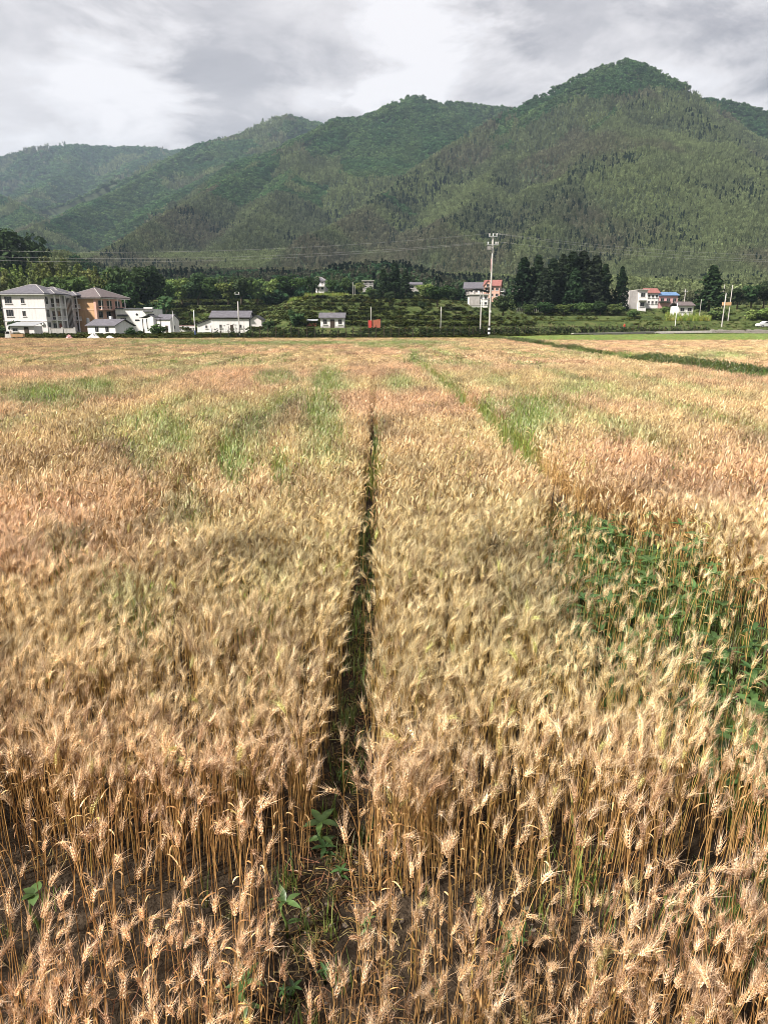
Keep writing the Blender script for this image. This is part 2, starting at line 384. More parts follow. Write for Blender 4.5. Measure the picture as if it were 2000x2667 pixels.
for ri_, (pts_, k_) in enumerate(RIDGES):
    P = [at(*q) for q in pts_]; arc_ = ri_ * 977.0
    for a_, b_ in zip(P[:-1], P[1:]): SEGS.append((a_.x, a_.y, a_.z, b_.x, b_.y, b_.z, k_, arc_, ri_)); arc_ += (b_ - a_).length


def mountain(X, Y, which=False):
    X = np.asarray(X, float); Y = np.asarray(Y, float)
    wx = X + 60 * (fbm(X, Y, 260, 3, 5) - 0.5); wy = Y + 60 * (fbm(X, Y, 260, 3, 9) - 0.5)
    H = np.full(X.shape, -1e3); Dm = np.full(X.shape, 1e9); WIN = np.zeros(X.shape, int); SPW = np.full(X.shape, 0.5)
    for (ax, ay, az, bx, by, bz, k, arc, ri) in SEGS:
        dx, dy = bx - ax, by - ay; L = dx * dx + dy * dy
        # the ridge line itself stays where it is; only the flanks are warped
        t0 = np.clip(((X - ax) * dx + (Y - ay) * dy) / L, 0, 1); d0 = np.hypot(X - ax - t0 * dx, Y - ay - t0 * dy)
        t1 = np.clip(((wx - ax) * dx + (wy - ay) * dy) / L, 0, 1); d1 = np.hypot(wx - ax - t1 * dx, wy - ay - t1 * dy)
        w = sstep(20, 140, d0); d = d0 * (1 - w) + d1 * w; t = t0
        side = np.where((X - ax) * dy - (Y - ay) * dx > 0, 5.0, 0.0)       # spurs and gullies running down each flank
        sp = vnoise((arc + t1 * math.sqrt(L)) / 95.0, side + d0 / 420.0, 300) * 0.65 + vnoise((arc + t1 * math.sqrt(L)) / 38.0, side + d0 / 260.0, 310) * 0.35
        d = d * (1 + 0.7 * (sp - 0.44) * sstep(15, 150, d0))
        zr = az + (bz - az) * t; hh = np.maximum(zr + 10, 12.0)
        q = 1 - d * k / hh
        g = np.where(q > 1.2, q, np.log1p(np.exp(np.clip(q * 5, -40, 40))) / 5)
        z = -10 + (zr + 10) * g / (np.log1p(math.exp(5)) / 5)
        WIN = np.where(z > H, ri, WIN); SPW = np.where(z > H, sp, SPW); H = np.maximum(H, z); Dm = np.minimum(Dm, d0)
    if which: return WIN, SPW
    rid = 1 - np.abs(2 * fbm(X, Y, 190, 4, 21) - 1)
    amp = np.clip(Dm / 160, 0.0, 1) * np.clip((H - 40) / 120, 0, 1)
    return H + amp * (rid - 0.70) * 110 + (fbm(X, Y, 26, 2, 33) - 0.5) * 5 * np.clip((H - 40) / 60, 0, 1)


def y0(X, Y):
    return 150 + 40 * sstep(-22, -45, X) + 9 * (fbm(X, Y * 0.3, 34, 3, 50) - 0.5)


def terr(X, Y):
    X = np.asarray(X, float); Y = np.asarray(Y, float)
    s = np.maximum(Y - y0(X, Y), 0)
    sl = 0.108 + 0.07 * sstep(-0.37, -0.45, X / np.maximum(Y, 1)) - 0.032 * sstep(0, 50, X)
    zr = s * sl
    n = zr / 1.45; st = 1.45 * (np.floor(n) + sstep(0.86, 1.0, n - np.floor(n)))
    w = sstep(11.5, 15, zr)
    z = st * (1 - w) + zr * w
    z = z + w * (fbm(X, Y, 60, 3, 60) - 0.5) * 8
    z = np.where(zr > 32, 32 + (zr - 32) * 0.45, z)
    far = Y > 330
    if far.any():
        m = np.full(X.shape, -50.0); m[far] = mountain(X[far], Y[far])
        z = np.maximum(z, m)
    return 0.03 + z


def tz(x, y): return float(terr(np.array([x]), np.array([y]))[0])


def grid(name, xs, ys, mat, zf):
    X, Y = np.meshgrid(xs, ys); Z = zf(X.ravel(), Y.ravel())
    V = np.stack([X.ravel(), Y.ravel(), Z], 1); nx, ny = len(xs), len(ys)
    i = (np.arange(ny - 1)[:, None] * nx + np.arange(nx - 1)[None, :]).ravel()
    o = link(name, npmesh(name, V, np.stack([i, i + 1, i + nx + 1, i + nx], 1), mat)); o.data.polygons.foreach_set('use_smooth', [True] * len(o.data.polygons)); return o


g = MB(); g.add([(-9000, -3000, 0), (9000, -3000, 0), (9000, 9000, 0), (-9000, 9000, 0)], [(0, 1, 2, 3)])
kind(g.build('ground', MATS['meadow']), 'structure')
kind(grid('terraced_hillside', np.linspace(-260, 260, 210), np.concatenate([np.linspace(138, 300, 330), np.linspace(304, 420, 30)]), MATS['terrace_soil'], terr), 'structure')
xs = np.sinh(np.linspace(-2.2, 2.2, 300)) / math.sinh(2.2) * 3200
kind(grid('mountains', xs, np.concatenate([np.linspace(416, 1000, 120), np.linspace(1006, 4200, 210)]), MATS['forest_floor'], terr), 'structure')

# the field: soil with real furrows
FUR = [atz(u, v, 0.35) for u, v in [(770, 2640), (800, 2330), (868, 2180), (893, 2049), (912, 1850), (936, 1688), (958, 1386), (970, 1145), (966, 1000), (956, 916)]]
FY = np.array([p.y for p in FUR]); FX = np.array([p.x for p in FUR])


def furx(Y, k):
    return np.interp(Y, FY, FX) + 2.78 * k + (0.25 * (vnoise(np.asarray(Y) / 7.0, np.full(np.shape(Y), k * 3.7), 71) - 0.5) if k else 0)


def furrow(X, Y):
    """0 = on the bed .. 1 = in a furrow"""
    X = np.asarray(X, float); Y = np.asarray(Y, float); f = np.zeros(X.shape)
    wm = np.interp(Y, [1, 3, 5, 9, 16, 40, 70], [0.09, 0.145, 0.145, 0.135, 0.12, 0.09, 0.04]) * (0.8 + 0.5 * fbm(X * 0, Y, 0.5, 2, 3))
    f = np.maximum(f, sstep(1.25, 0.8, np.abs(X - furx(Y, 0)) / wm))
    for k in list(range(-14, 0)) + list(range(1, 14)):
        f = np.maximum(f, sstep(1.2, 0.6, np.abs(X - furx(Y, k)) / (0.13 + 0.10 * sstep(9, 16, Y))) * (0.95 if abs(k) < 4 else 0.85) * sstep(0.25, 0.45, vnoise(Y / 4.0, Y * 0 + k * 5.1, 77)))
    return f


def weedpatch(X, Y):
    c = furx(Y, 1); w = np.interp(Y, [3.2, 4.2, 5.3, 6.5, 8.0, 9.6], [0.7, 1.0, 1.25, 1.2, 0.85, 0.3]) * (0.65 + 0.7 * fbm(X, Y, 0.6, 3, 81))
    return sstep(1.15, 0.75, np.abs(X - c - 0.05) / np.maximum(w, 1e-3)) * (w > 0.02)


def soil_z(X, Y):
    return 0.012 + 0.05 * (1 - furrow(X, Y)) + 0.035 * fbm(X, Y, 0.12, 3, 90) * np.clip(1 - Y / 30, 0, 1)


kind(grid('field_soil', np.linspace(-7, 7, 260), np.linspace(0.6, 14, 260), MATS['soil'], soil_z), 'structure')
far_s = lambda X, Y: np.full(X.shape, 0.008)
kind(grid('field_soil_far', np.linspace(-75, 75, 40), np.linspace(13.5, 97, 40), MATS['soil'], far_s), 'structure')


# ------------------------------------------------------------------ scatter: one object, many copies (only for what nobody could count)
def scatter(name, pts, rotz, scl, idx, tint, protos, tilt=None):
    N = len(pts); me = bpy.data.meshes.new(name)
    me.vertices.add(N); me.vertices.foreach_set('co', np.asarray(pts, np.float32).ravel())
    rot = np.zeros((N, 3), np.float32); rot[:, 2] = rotz
    if tilt is not None: rot[:, :2] = tilt
    scl = np.asarray(scl, np.float32); scl = np.repeat(scl[:, None], 3, 1) if scl.ndim == 1 else scl
    for nm, ty, dat in (('rot', 'FLOAT_VECTOR', rot), ('scl', 'FLOAT_VECTOR', scl), ('tint', 'FLOAT_VECTOR', np.asarray(tint, np.float32))):
        a = me.attributes.new(nm, ty, 'POINT'); a.data.foreach_set('vector', np.ascontiguousarray(dat).ravel())
    a = me.attributes.new('idx', 'INT', 'POINT'); a.data.foreach_set('value', np.asarray(idx, np.int32))
    o = link(name, me); kind(o, 'stuff')
    pc = bpy.data.collections.new(name + '_kinds')
    for i, pm in enumerate(protos): pc.objects.link(bpy.data.objects.new('%s_kind_%02d' % (name, i), pm))
    ng = bpy.data.node_groups.new(name, 'GeometryNodeTree')
    ng.interface.new_socket('Geometry', in_out='INPUT', socket_type='NodeSocketGeometry'); ng.interface.new_socket('Geometry', in_out='OUTPUT', socket_type='NodeSocketGeometry')
    gi = ng.nodes.new('NodeGroupInput'); go = ng.nodes.new('NodeGroupOutput')
    ci = ng.nodes.new('GeometryNodeCollectionInfo'); ci.inputs['Collection'].default_value = pc; ci.inputs['Separate Children'].default_value = True; ci.inputs['Reset Children'].default_value = True
    ip = ng.nodes.new('GeometryNodeInstanceOnPoints'); ip.inputs['Pick Instance'].default_value = True

    def named(nm, ty):
        n = ng.nodes.new('GeometryNodeInputNamedAttribute'); n.data_type = ty; n.inputs['Name'].default_value = nm; return n.outputs['Attribute']
    ng.links.new(gi.outputs[0], ip.inputs['Points']); ng.links.new(ci.outputs[0], ip.inputs['Instance'])
    ng.links.new(named('idx', 'INT'), ip.inputs['Instance Index']); ng.links.new(named('scl', 'FLOAT_VECTOR'), ip.inputs['Scale'])
    er = ng.nodes.new('FunctionNodeEulerToRotation'); ng.links.new(named('rot', 'FLOAT_VECTOR'), er.inputs[0]); ng.links.new(er.outputs[0], ip.inputs['Rotation'])
    ng.links.new(ip.outputs[0], go.inputs[0])
    md = o.modifiers.new('scatter', 'NODES'); md.node_group = ng
    return o


# ------------------------------------------------------------------ tree kinds (shared crowns)
def leaf_cards(n, center, rad, size, r, flat=0.8, droop=0.0):
    """n small leaf-spray faces spread through an ellipsoid shell"""
    d = r.normal(size=(n, 3)); d /= np.linalg.norm(d, axis=1)[:, None]
    p = np.asarray(center) + d * np.asarray(rad) * (0.55 + 0.5 * r.random((n, 1)) ** 0.6)
    nrm = d + r.normal(scale=0.6, size=(n, 3)); nrm[:, 2] += 0.5; nrm /= np.linalg.norm(nrm, axis=1)[:, None]
    a = np.cross(nrm, r.normal(size=(n, 3))); a /= np.linalg.norm(a, axis=1)[:, None]; b = np.cross(nrm, a)
    s = size * (0.6 + 0.8 * r.random((n, 1))); a *= s; b *= s * flat
    V = np.stack([p - a, p - b * 0.8 + nrm * s * 0.15, p + a + np.array([0, 0, -droop]) * s, p + b * 0.8 - nrm * s * 0.1], 1).reshape(-1, 3)
    return V, (np.arange(n)[:, None] * 4 + np.arange(4)[None, :])


def crown_mesh(name, blobs, per, size, seed, mat, core=True):
    r = np.random.default_rng(seed); VV = []; FF = []; n0 = 0
    for (c, rad) in blobs:
        V, F = leaf_cards(per, c, rad, size, r); VV.append(V); FF.append(F + n0); n0 += len(V)
    return npmesh(name, np.concatenate(VV), np.concatenate(FF), mat)


def broad_blobs(seed, n, h=1.0):
    r = random.Random(seed); B = []
    for i in range(n):
        a = r.random() * 6.28; t = r.random(); z = 0.34 + 0.52 * t; q = 0.40 * math.sin(math.pi * min(1, 0.15 + 0.8 * (1 - t) + 0.1)) * math.sqrt(r.random())
        s = 0.10 + 0.09 * r.random()
        B.append(((q * math.cos(a), q * math.sin(a), z * h), (s * 1.15, s * 1.15, s * 0.85)))
    return B


def cone_blobs(seed, n, wid=0.17):
    r = random.Random(seed); B = []
    for i in range(n):
        t = (i + r.random()) / n; a = r.random() * 6.28; q = wid * (1 - t) ** 0.75 * (0.45 + 0.55 * r.random()); s = 0.03 + 0.075 * (1 - t) ** 0.6
        B.append(((q * math.cos(a), q * math.sin(a), 0.10 + 0.87 * t), (s, s, s * 0.9)))
    return B


def plume_blobs(seed, n):
    """bamboo clump: arching culms with feathery sprays hanging from the upper two thirds"""
    r = random.Random(seed); B = []
    for i in range(n):
        a = r.random() * 6.28; lean = 0.08 + 0.22 * r.random(); hh = 0.75 + 0.25 * r.random()
        for j in range(7):
            t = 0.3 + 0.7 * j / 6; q = 0.05 + lean * t ** 2.2; z = hh * (t - 0.13 * lean * 4 * max(0, t - 0.75)); s = 0.075 * (1.15 - 0.65 * t)
            B.append(((q * math.cos(a) + r.gauss(0, .015), q * math.sin(a) + r.gauss(0, .015), z), (s, s, s * 1.5)))
    return B


CAN = MATS['canopy']
far_kinds = [crown_mesh('far_broad_%d' % i, [((x * 0.8, y * 0.8, z * 0.72), rr) for (x, y, z), rr in broad_blobs(100 + i, 9)], 22, 0.085, 100 + i, CAN) for i in range(4)]
far_kinds += [crown_mesh('far_bamboo_%d' % i, plume_blobs(200 + i, 5), 7, 0.06, 200 + i, CAN) for i in range(3)]
far_kinds += [crown_mesh('far_cedar_%d' % i, cone_blobs(300 + i, 16, 0.15), 14, 0.06, 300 + i, CAN) for i in range(2)]


def forest_points(ya, yb, spfac, smin, smax, jit=0.9):
    P = []
    Y = ya
    while Y < yb:
        s = min(max(Y * spfac, smin), smax)
        xw = Y * 0.66 + 30
        n = int(2 * xw / s); x = -xw + (np.arange(n) + rng.random(n) * jit) * s
        P.append(np.stack([x, np.full(n, Y) + (rng.random(n) - 0.5) * s * jit, np.full(n, s)], 1)); Y += s * 0.9
    return np.concatenate(P)


HOUSE_CLEAR = []       # (x, y, radius) kept free of woodland


def build_forest():
    P = forest_points(276, 3600, 0.0046, 3.4, 13)
    X, Y, s = P.T
    Z = terr(X, Y); e = 4.0
    nx = -(terr(X + e, Y) - terr(X - e, Y)) / (2 * e); ny = -(terr(X, Y + e) - terr(X, Y - e)) / (2 * e)
    vz = HCAM - Z; facing = (nx * -X + ny * -Y + vz) / np.sqrt(X * X + Y * Y)
    keep = (facing > -0.30) & (Z + 14 > HCAM)
    # the left side above the villas is bamboo grove (placed singly); keep clear of houses
    garden = np.zeros(X.shape, bool)
    for hx, hy, hr in HOUSE_CLEAR:
        keep &= ((X - hx) ** 2 + (Y - hy) ** 2 > hr * hr)
        if hy > 240: garden |= (np.abs(X - hx * Y / hy) < 6) & (Y < hy + 4)       # gardens below the hillside houses
    keep &= ~((Y < 300) & (X < -45))
    X, Y, Z, s, nx, ny, garden = (a[keep] for a in (X, Y, Z, s, nx, ny, garden)); n = len(X)
    stand = fbm(X, Y, 170, 4, 140)                       # which species stands where
    low = sstep(330, 120, Z) * sstep(1500, 1050, Y)      # bamboo climbs the near, lower slopes
    conif = fbm(X, Y, 90, 3, 150)
    hill, spur = mountain(X, Y, True)                          # the right-hand mountain is mostly bamboo, the ones behind are broadleaf forest
    bias = np.where(hill <= 5, 0.24 - 0.30 * sstep(310, 390, Z), np.where(hill <= 9, -0.16 + 0.42 * sstep(1250, 950, Y), np.where(hill <= 11, -0.14, -0.05)))
    bam = (stand + 0.22 * low + bias + 0.55 * (0.47 - spur) > 0.60)  # bamboo on crests, dark broadleaf in gullies; species colour also paints the relief
    con = (conif > 0.55) & (Y < 1200) & (rng.random(n) < 0.03 + 0.2 * sstep(0.6, 0.75, conif))
    con |= (Y < 520) & (X < 110) & (X > -140) & (fbm(X, Y, 70, 2, 155) > 0.5) & (Z > 24) & (rng.random(n) < 0.4)
    k = rng.integers(0, 4, n); k = np.where(bam, 4 + rng.integers(0, 3, n), k); k = np.where(con, 7 + rng.integers(0, 2, n), k)
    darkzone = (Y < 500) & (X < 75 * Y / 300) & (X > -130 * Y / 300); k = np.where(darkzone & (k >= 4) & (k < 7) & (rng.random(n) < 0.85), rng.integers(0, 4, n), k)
    hgt = s * np.where(k < 4, 1.75, np.where(k < 7, 1.9, 2.2)) * (0.8 + 0.45 * rng.random(n))
    hgt = np.maximum(hgt, np.where(Y < 600, 6.5, 0) * (0.8 + 0.5 * rng.random(n)))
    hgt = np.where(garden, 1.4 + 1.2 * rng.random(n), hgt)
    wid = hgt * np.where(k < 4, 1.15, np.where(k < 7, 0.85, 1.0)) * (0.85 + 0.3 * rng.random(n))
    age_relief = fbm(X, Y, 45, 3, 160)[:, None]
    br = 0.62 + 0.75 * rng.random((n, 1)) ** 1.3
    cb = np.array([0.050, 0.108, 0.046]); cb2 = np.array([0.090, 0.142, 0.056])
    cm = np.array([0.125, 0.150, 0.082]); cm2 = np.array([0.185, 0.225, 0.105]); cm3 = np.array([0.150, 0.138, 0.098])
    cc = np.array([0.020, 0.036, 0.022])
    tb = cb + (cb2 - cb) * np.clip(age_relief * 2 - 0.5, 0, 1)
    age_relief = np.clip(age_relief + 0.9 * (0.47 - spur[:, None]), 0, 1)  # relief shading put into the bamboo tint: paler crests, darker gullies
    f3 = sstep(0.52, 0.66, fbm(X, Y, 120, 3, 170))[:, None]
    tm = cm + (cm2 - cm) * np.clip(age_relief * 2.4 - 0.75, 0, 1); tm = tm * (1 - f3 * 0.7) + cm3 * f3 * 0.7
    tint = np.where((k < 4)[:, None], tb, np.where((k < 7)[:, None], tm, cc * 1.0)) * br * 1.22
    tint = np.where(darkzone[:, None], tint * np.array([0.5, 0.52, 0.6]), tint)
    pts = np.stack([X, Y, Z - hgt * 0.16], 1)
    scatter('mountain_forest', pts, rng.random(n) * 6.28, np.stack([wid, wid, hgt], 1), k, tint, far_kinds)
    print('forest', n)


# ------------------------------------------------------------------ wheat
def ribbon(P, w, side):
    """thin ribbon along points P; returns V, quads"""
    P = np.asarray(P); n = len(P); w = np.asarray(w)[:, None]
    V = np.empty((2 * n, 3)); V[0::2] = P - side * w; V[1::2] = P + side * w
    i = np.arange(n - 1) * 2
    return V, np.stack([i, i + 1, i + 3, i + 2], 1)


def ntube(P, r, k):
    P = np.asarray(P, float); n = len(P); t = np.gradient(P, axis=0); t /= np.linalg.norm(t, axis=1)[:, None] + 1e-9
    a = np.cross(t, [0.1, 1, 0.05]); a /= np.linalg.norm(a, axis=1)[:, None] + 1e-9; b = np.cross(t, a)
    q = np.arange(k) * 2 * math.pi / k; r = np.asarray(r).reshape(-1, 1, 1)
    V = (P[:, None] + (a[:, None] * np.cos(q)[None, :, None] + b[:, None] * np.sin(q)[None, :, None]) * r).reshape(-1, 3)
    F = [(i * k + j, i * k + (j + 1) % k, (i + 1) * k + (j + 1) % k, (i + 1) * k + j) for i in range(n - 1) for j in range(k)]
    return V, np.array(F)


def tri_as_quad(F): return np.concatenate([F, F[:, 2:3]], 1)


def wheat_axis(r, H, nod, L):
    """points of stem and ear: a stem that leans a little and an ear that nods by `nod` radians"""
    a = r.uniform(-0.07, 0.07); n = 9; st = H / n; P = [np.zeros(3)]; th = abs(a); az = r.uniform(-0.5, 0.5)
    for i in range(n):
        t = (i + 1) / n; th_ = abs(a) + 0.28 * nod * max(0, t - 0.55) / 0.45
        P.append(P[-1] + st * np.array([math.sin(th_) * math.cos(az * (1 - t)), math.sin(th_) * math.sin(az * (1 - t)), math.cos(th_)]))
    E = [P[-1]]; m = 10
    for i in range(m):
        th_ = abs(a) + nod * (0.28 + 0.72 * min(1, (i + 1.5) / m * 1.1)); E.append(E[-1] + L / m * np.array([math.sin(th_), 0, math.cos(th_)]))
    return np.array(P), np.array(E)


def wheat_plant(seed, nod=None, awns=True, H=None):
    """full-detail plant: dict part -> (V, quads)"""
    r = random.Random(seed); H = H or r.uniform(0.52, 0.66); L = r.uniform(0.058, 0.082)
    nod = r.choice([0.15, 0.3, 0.5, 0.8, 1.2, 1.7]) * r.uniform(0.7, 1.25) if nod is None else nod
    P, E = wheat_axis(r, H, nod, L); out = {}
    out['stem'] = ntube(P, np.linspace(0.0024, 0.0014, len(P)), 4)
    V = []; F = []; AV = []; AF = []; n0 = 0; nodes = r.randint(9, 11)
    sp = r.uniform(0, 6.28)
    for i in range(nodes):
        t = (i + 0.5) / nodes; x = t * (len(E) - 1); j = min(int(x), len(E) - 2); p = E[j] + (E[j + 1] - E[j]) * (x - j)
        ax = E[j + 1] - E[j]; ax /= np.linalg.norm(ax); s1 = np.cross(ax, [0, 1, 0.01]); s1 /= np.linalg.norm(s1); s2 = np.cross(ax, s1)
        wide = 1.0 - 0.45 * abs(t - 0.4) ** 1.5 * 1.6
        for kx in range(3):
            ang = sp + (i % 2) * math.pi + (kx - 1) * 1.15; o = s1 * math.cos(ang) + s2 * math.sin(ang)
            d = ax * 0.88 + o * 0.42; d /= np.linalg.norm(d); c = p + o * 0.0037 * wide; Ls = 0.0145 * wide * r.uniform(0.9, 1.15)
            w = np.cross(d, o); w /= np.linalg.norm(w); u = np.cross(d, w); m = c + d * Ls * 0.4; a_, b_ = 0.0041 * wide, 0.0034 * wide
            V += [c, m + w * a_, m + u * b_, m - w * a_, m - u * b_, c + d * Ls]
            for q in range(4): F += [(n0, n0 + 1 + q, n0 + 1 + (q + 1) % 4, n0 + 1 + (q + 1) % 4), (n0 + 5, n0 + 1 + (q + 1) % 4, n0 + 1 + q, n0 + 1 + q)]
            n0 += 6
            if awns:
                la = r.uniform(0.038, 0.066) * (0.8 + 0.35 * t); q = ax + o * r.uniform(0.28, 0.62) + np.array([r.gauss(0, .1), r.gauss(0, .1), r.gauss(0, .1)])
                q /= np.linalg.norm(q); b0 = c + d * Ls * 0.9; sw = np.cross(q, [r.gauss(0, 1), r.gauss(0, 1), r.gauss(0, 1)]); sw /= np.linalg.norm(sw); k0 = len(AV)
                AV += [b0 - sw * 0.0006, b0 + sw * 0.0006, b0 + q * la * 0.6 + sw * 0.0004, b0 + q * la]; AF.append((k0, k0 + 1, k0 + 2, k0 + 3))
    out['ear'] = (np.array(V), np.array([f if f[2] != f[3] else (f[0], f[1], f[2], f[2]) for f in F]))
    if awns: out['awns'] = (np.array(AV), np.array(AF))
    LV = []; LF = []; n0 = 0
    for q in range(1):
        k = r.randint(2, 7); b0 = P[k]; az = r.uniform(0, 6.28); o = np.array([math.cos(az), math.sin(az), 0]); ll = r.uniform(0.04, 0.10); th = r.uniform(0.5, 1.3); pts = [b0]; cur = r.uniform(1.2, 3.2)
        for i in range(6):
            a = th + cur * (i / 5) ** 1.4; pts.append(pts[-1] + ll / 6 * (o * math.sin(a) + np.array([0, 0, math.cos(a)])))
        tw = np.cross(o, [0, 0, 1]) + np.array([0, 0, r.uniform(-0.6, 0.6)]); tw /= np.linalg.norm(tw)
        V_, F_ = ribbon(pts, [0.0016, 0.0032, 0.0034, 0.003, 0.0024, 0.0014, 0.0003], tw); LV.append(V_); LF.append(F_ + n0); n0 += len(V_)
    out['leaf'] = (np.concatenate(LV), np.concatenate(LF)); return out


def quads_mesh(name, V, F, mats, mi=None):
    """quads where a repeated last index means a triangle"""
    me = bpy.data.meshes.new(name); F = np.asarray(F); tri = F[:, 2] == F[:, 3]; fl = [tuple(f[:3]) if t else tuple(f) for f, t in zip(F.tolist(), tri)]
    me.from_pydata(np.asarray(V).tolist(), [], fl)
    for m in (mats if isinstance(mats, (list, tuple)) else [mats]): me.materials.append(m)
    if mi is not None: me.polygons.foreach_set('material_index', list(mi))
    me.update(); return me


def join_parts(name, parts_list, ear='ear'):
    """parts_list: dicts of part -> (V,F); one mesh with straw / ear / awn slots"""
    slot = {'stem': 0, 'leaf': 0, 'ear': 1, 'awns': 2}; VV = []; FF = []; MI = []; n0 = 0
    for d in parts_list:
        for k, (V, F) in d.items(): VV.append(V); FF.append(F + n0); MI += [slot[k]] * len(F); n0 += len(V)
    return quads_mesh(name, np.concatenate(VV), np.concatenate(FF), [MATS['straw'], MATS[ear], MATS['awn']], MI)


def wheat_simple(r, lod):
    """lighter plant for farther off"""
    H = r.uniform(0.5, 0.67); L = r.uniform(0.075, 0.10); nod = r.choice([0.2, 0.4, 0.7, 1.1, 1.6]) * r.uniform(0.7, 1.25)
    P, E = wheat_axis(r, H, nod, L); az = r.gauss(0, 1.1); c, s = math.cos(az), math.sin(az); Rm = np.array([[c, -s, 0], [s, c, 0], [0, 0, 1]]); d = {}
    if lod == 1:
        d['stem'] = ntube(P[[0, 5, 7, 9]], [0.0024, 0.002, 0.0018, 0.0016], 3); prof = [0.002, 0.0078, 0.0058, 0.0092, 0.0066, 0.0092, 0.006, 0.008, 0.0048, 0.0055, 0.001]
        d['ear'] = ntube(E, prof, 5); na, wa = 13, 0.0007
    else:
        d['stem'] = ntube(P[[3, 7, 9]], [0.003, 0.0028, 0.0025], 3); d['ear'] = ntube(E[[0, 3, 7, 10]], [0.003, 0.012, 0.011, 0.001], 4); na, wa = 4, 0.0012
    V = []; F = []
    for i in range(na):
        t = 0.1 + 0.85 * i / na; x = t * 10; j = min(int(x), 9); p = E[j]; ax = E[j + 1] - E[j]; ax /= np.linalg.norm(ax)
        o = np.array([r.gauss(0, 1), r.gauss(0, 1), r.gauss(0, 1)]); o -= ax * o.dot(ax); o /= np.linalg.norm(o); q = ax + o * r.uniform(0.3, 0.6); q /= np.linalg.norm(q); sw = np.cross(q, o)
        k0 = len(V); b = p + o * 0.007; la = r.uniform(0.045, 0.07); V += [b - sw * wa, b + sw * wa, b + q * la]; F.append((k0, k0 + 1, k0 + 2, k0 + 2))
    d['awns'] = (np.array(V), np.array(F))
    if lod == 1 and r.random() < 0.8:
        k = r.randint(3, 7); a2 = r.uniform(0, 6.28); o = np.array([math.cos(a2), math.sin(a2), 0]); pts = [P[k] + o * ll * 0.13 * math.sin(min(ll, 1) * 2.2) + np.array([0, 0, 0.10 * ll - 0.13 * ll * ll]) for ll in (0, 0.4, 0.8, 1.2)]
        d['leaf'] = ribbon(pts, [0.003, 0.006, 0.005, 0.001], np.cross(o, [0, 0, 1]))
    return {k: (V @ Rm.T, F) for k, (V, F) in d.items()}


def wheat_clump(name, seed, n, rad, lod):
    r = random.Random(seed); L = []
    for i in range(n):
        d = wheat_simple(r, lod); q = rad * math.sqrt(r.random()); a = r.random() * 6.28
        L.append({k: (V + np.array([q * math.cos(a), q * math.sin(a), r.gauss(0, 0.05)]), F) for k, (V, F) in d.items()})
    return join_parts(name, L, 'ear_far')


def grass_tuft(name, seed, n, rad, h, wid=0.004, seedheads=False):
    r = random.Random(seed); VV = []; FF = []; n0 = 0
    for i in range(n):
        a = r.random() * 6.28; q = rad * math.sqrt(r.random()); b0 = np.array([q * math.cos(a), q * math.sin(a), 0]); az = r.random() * 6.28; o = np.array([math.cos(az), math.sin(az), 0])
        hh = h * r.uniform(0.55, 1.1); lean = r.uniform(0.05, 0.45); P = [b0 + o * hh * lean * t ** 2 + np.array([0, 0, hh * (t - 0.25 * lean * t ** 3)]) for t in (0, 0.35, 0.7, 1.0)]
        V, F = ribbon(P, [wid * 0.8, wid, wid * 0.8, wid * 0.1], np.cross(o, [0, 0, 1])); VV.append(V); FF.append(F + n0); n0 += len(V)
        if seedheads and r.random() < 0.4:
            V, F = ntube([P[-1], P[-1] + np.array([0, 0, 0.04 * h]), P[-1] + o * 0.03 * h + np.array([0, 0, 0.12 * h])], [wid * 0.6, wid * 1.6, wid * 0.2], 3); VV.append(V); FF.append(F + n0); n0 += len(V)
    return quads_mesh(name, np.concatenate(VV), np.concatenate(FF), MATS['grass'])


# green patches of grass among the wheat: photo pixel ellipses laid on the wheat's surface
PATCH = [(830, 1090, 62, 58, 1), (850, 1000, 62, 28, .8), (720, 990, 66, 16, .7), (770, 1035, 60, 18, .6), (440, 1140, 60, 34, .7), (360, 1195, 48, 36, .6), (600, 1205, 44, 46, .8), (640, 1150, 50, 40, .4), (725, 1235, 24, 32, .7),
         (100, 1045, 120, 22, .8), (235, 1012, 70, 16, .7), (1045, 1002, 46, 18, .7), (1275, 1068, 32, 22, .8), (1390, 1085, 90, 46, .85), (1440, 1066, 50, 22, .7), (1500, 1022, 90, 15, .6), (1600, 1042, 70, 13, .5),
         (1300, 1000, 60, 12, .5), (340, 1600, 60, 70, .35), (290, 1560, 50, 60, .3), (700, 1560, 60, 60, .2), (150, 1450, 90, 50, .3), (480, 1330, 60, 60, .35), (540, 1090, 50, 20, .5), (620, 1075, 40, 18, .5), (1160, 990, 40, 14, .4),
         (700, 897, 420, 5, .9), (1060, 896, 150, 7, .9), (480, 892, 160, 5, .8), (960, 905, 60, 6, .5), (400, 960, 120, 10, .4), (160, 968, 90, 9, .3), (640, 945, 90, 10, .35), (1080, 930, 20, 12, .7), (1110, 935, 14, 8, .7),
         (1330, 1600, 50, 90, .15), (1180, 950, 90, 10, .4), (1250, 960, 60, 10, .4), (1400, 960, 80, 8, .3), (1560, 925, 120, 5, .3), (1870, 930, 100, 7, .6), (980, 1170, 20, 40, .5), (975, 1110, 16, 30, .5)]
PW = []
for (u, v, ru, rv, st) in PATCH:
    c0 = atz(u, v, 0.55); e0 = atz(u + ru, v, 0.55); f0 = atz(u, v - rv, 0.55); b0_ = atz(u, v + rv, 0.55)
    PW.append((c0.x, (f0.y + b0_.y) / 2, abs(e0.x - c0.x) * 0.9, abs(f0.y - b0_.y) / 2 * (1.5 if 920 < v < 1300 else 1.0), min(1, st * 1.15)))


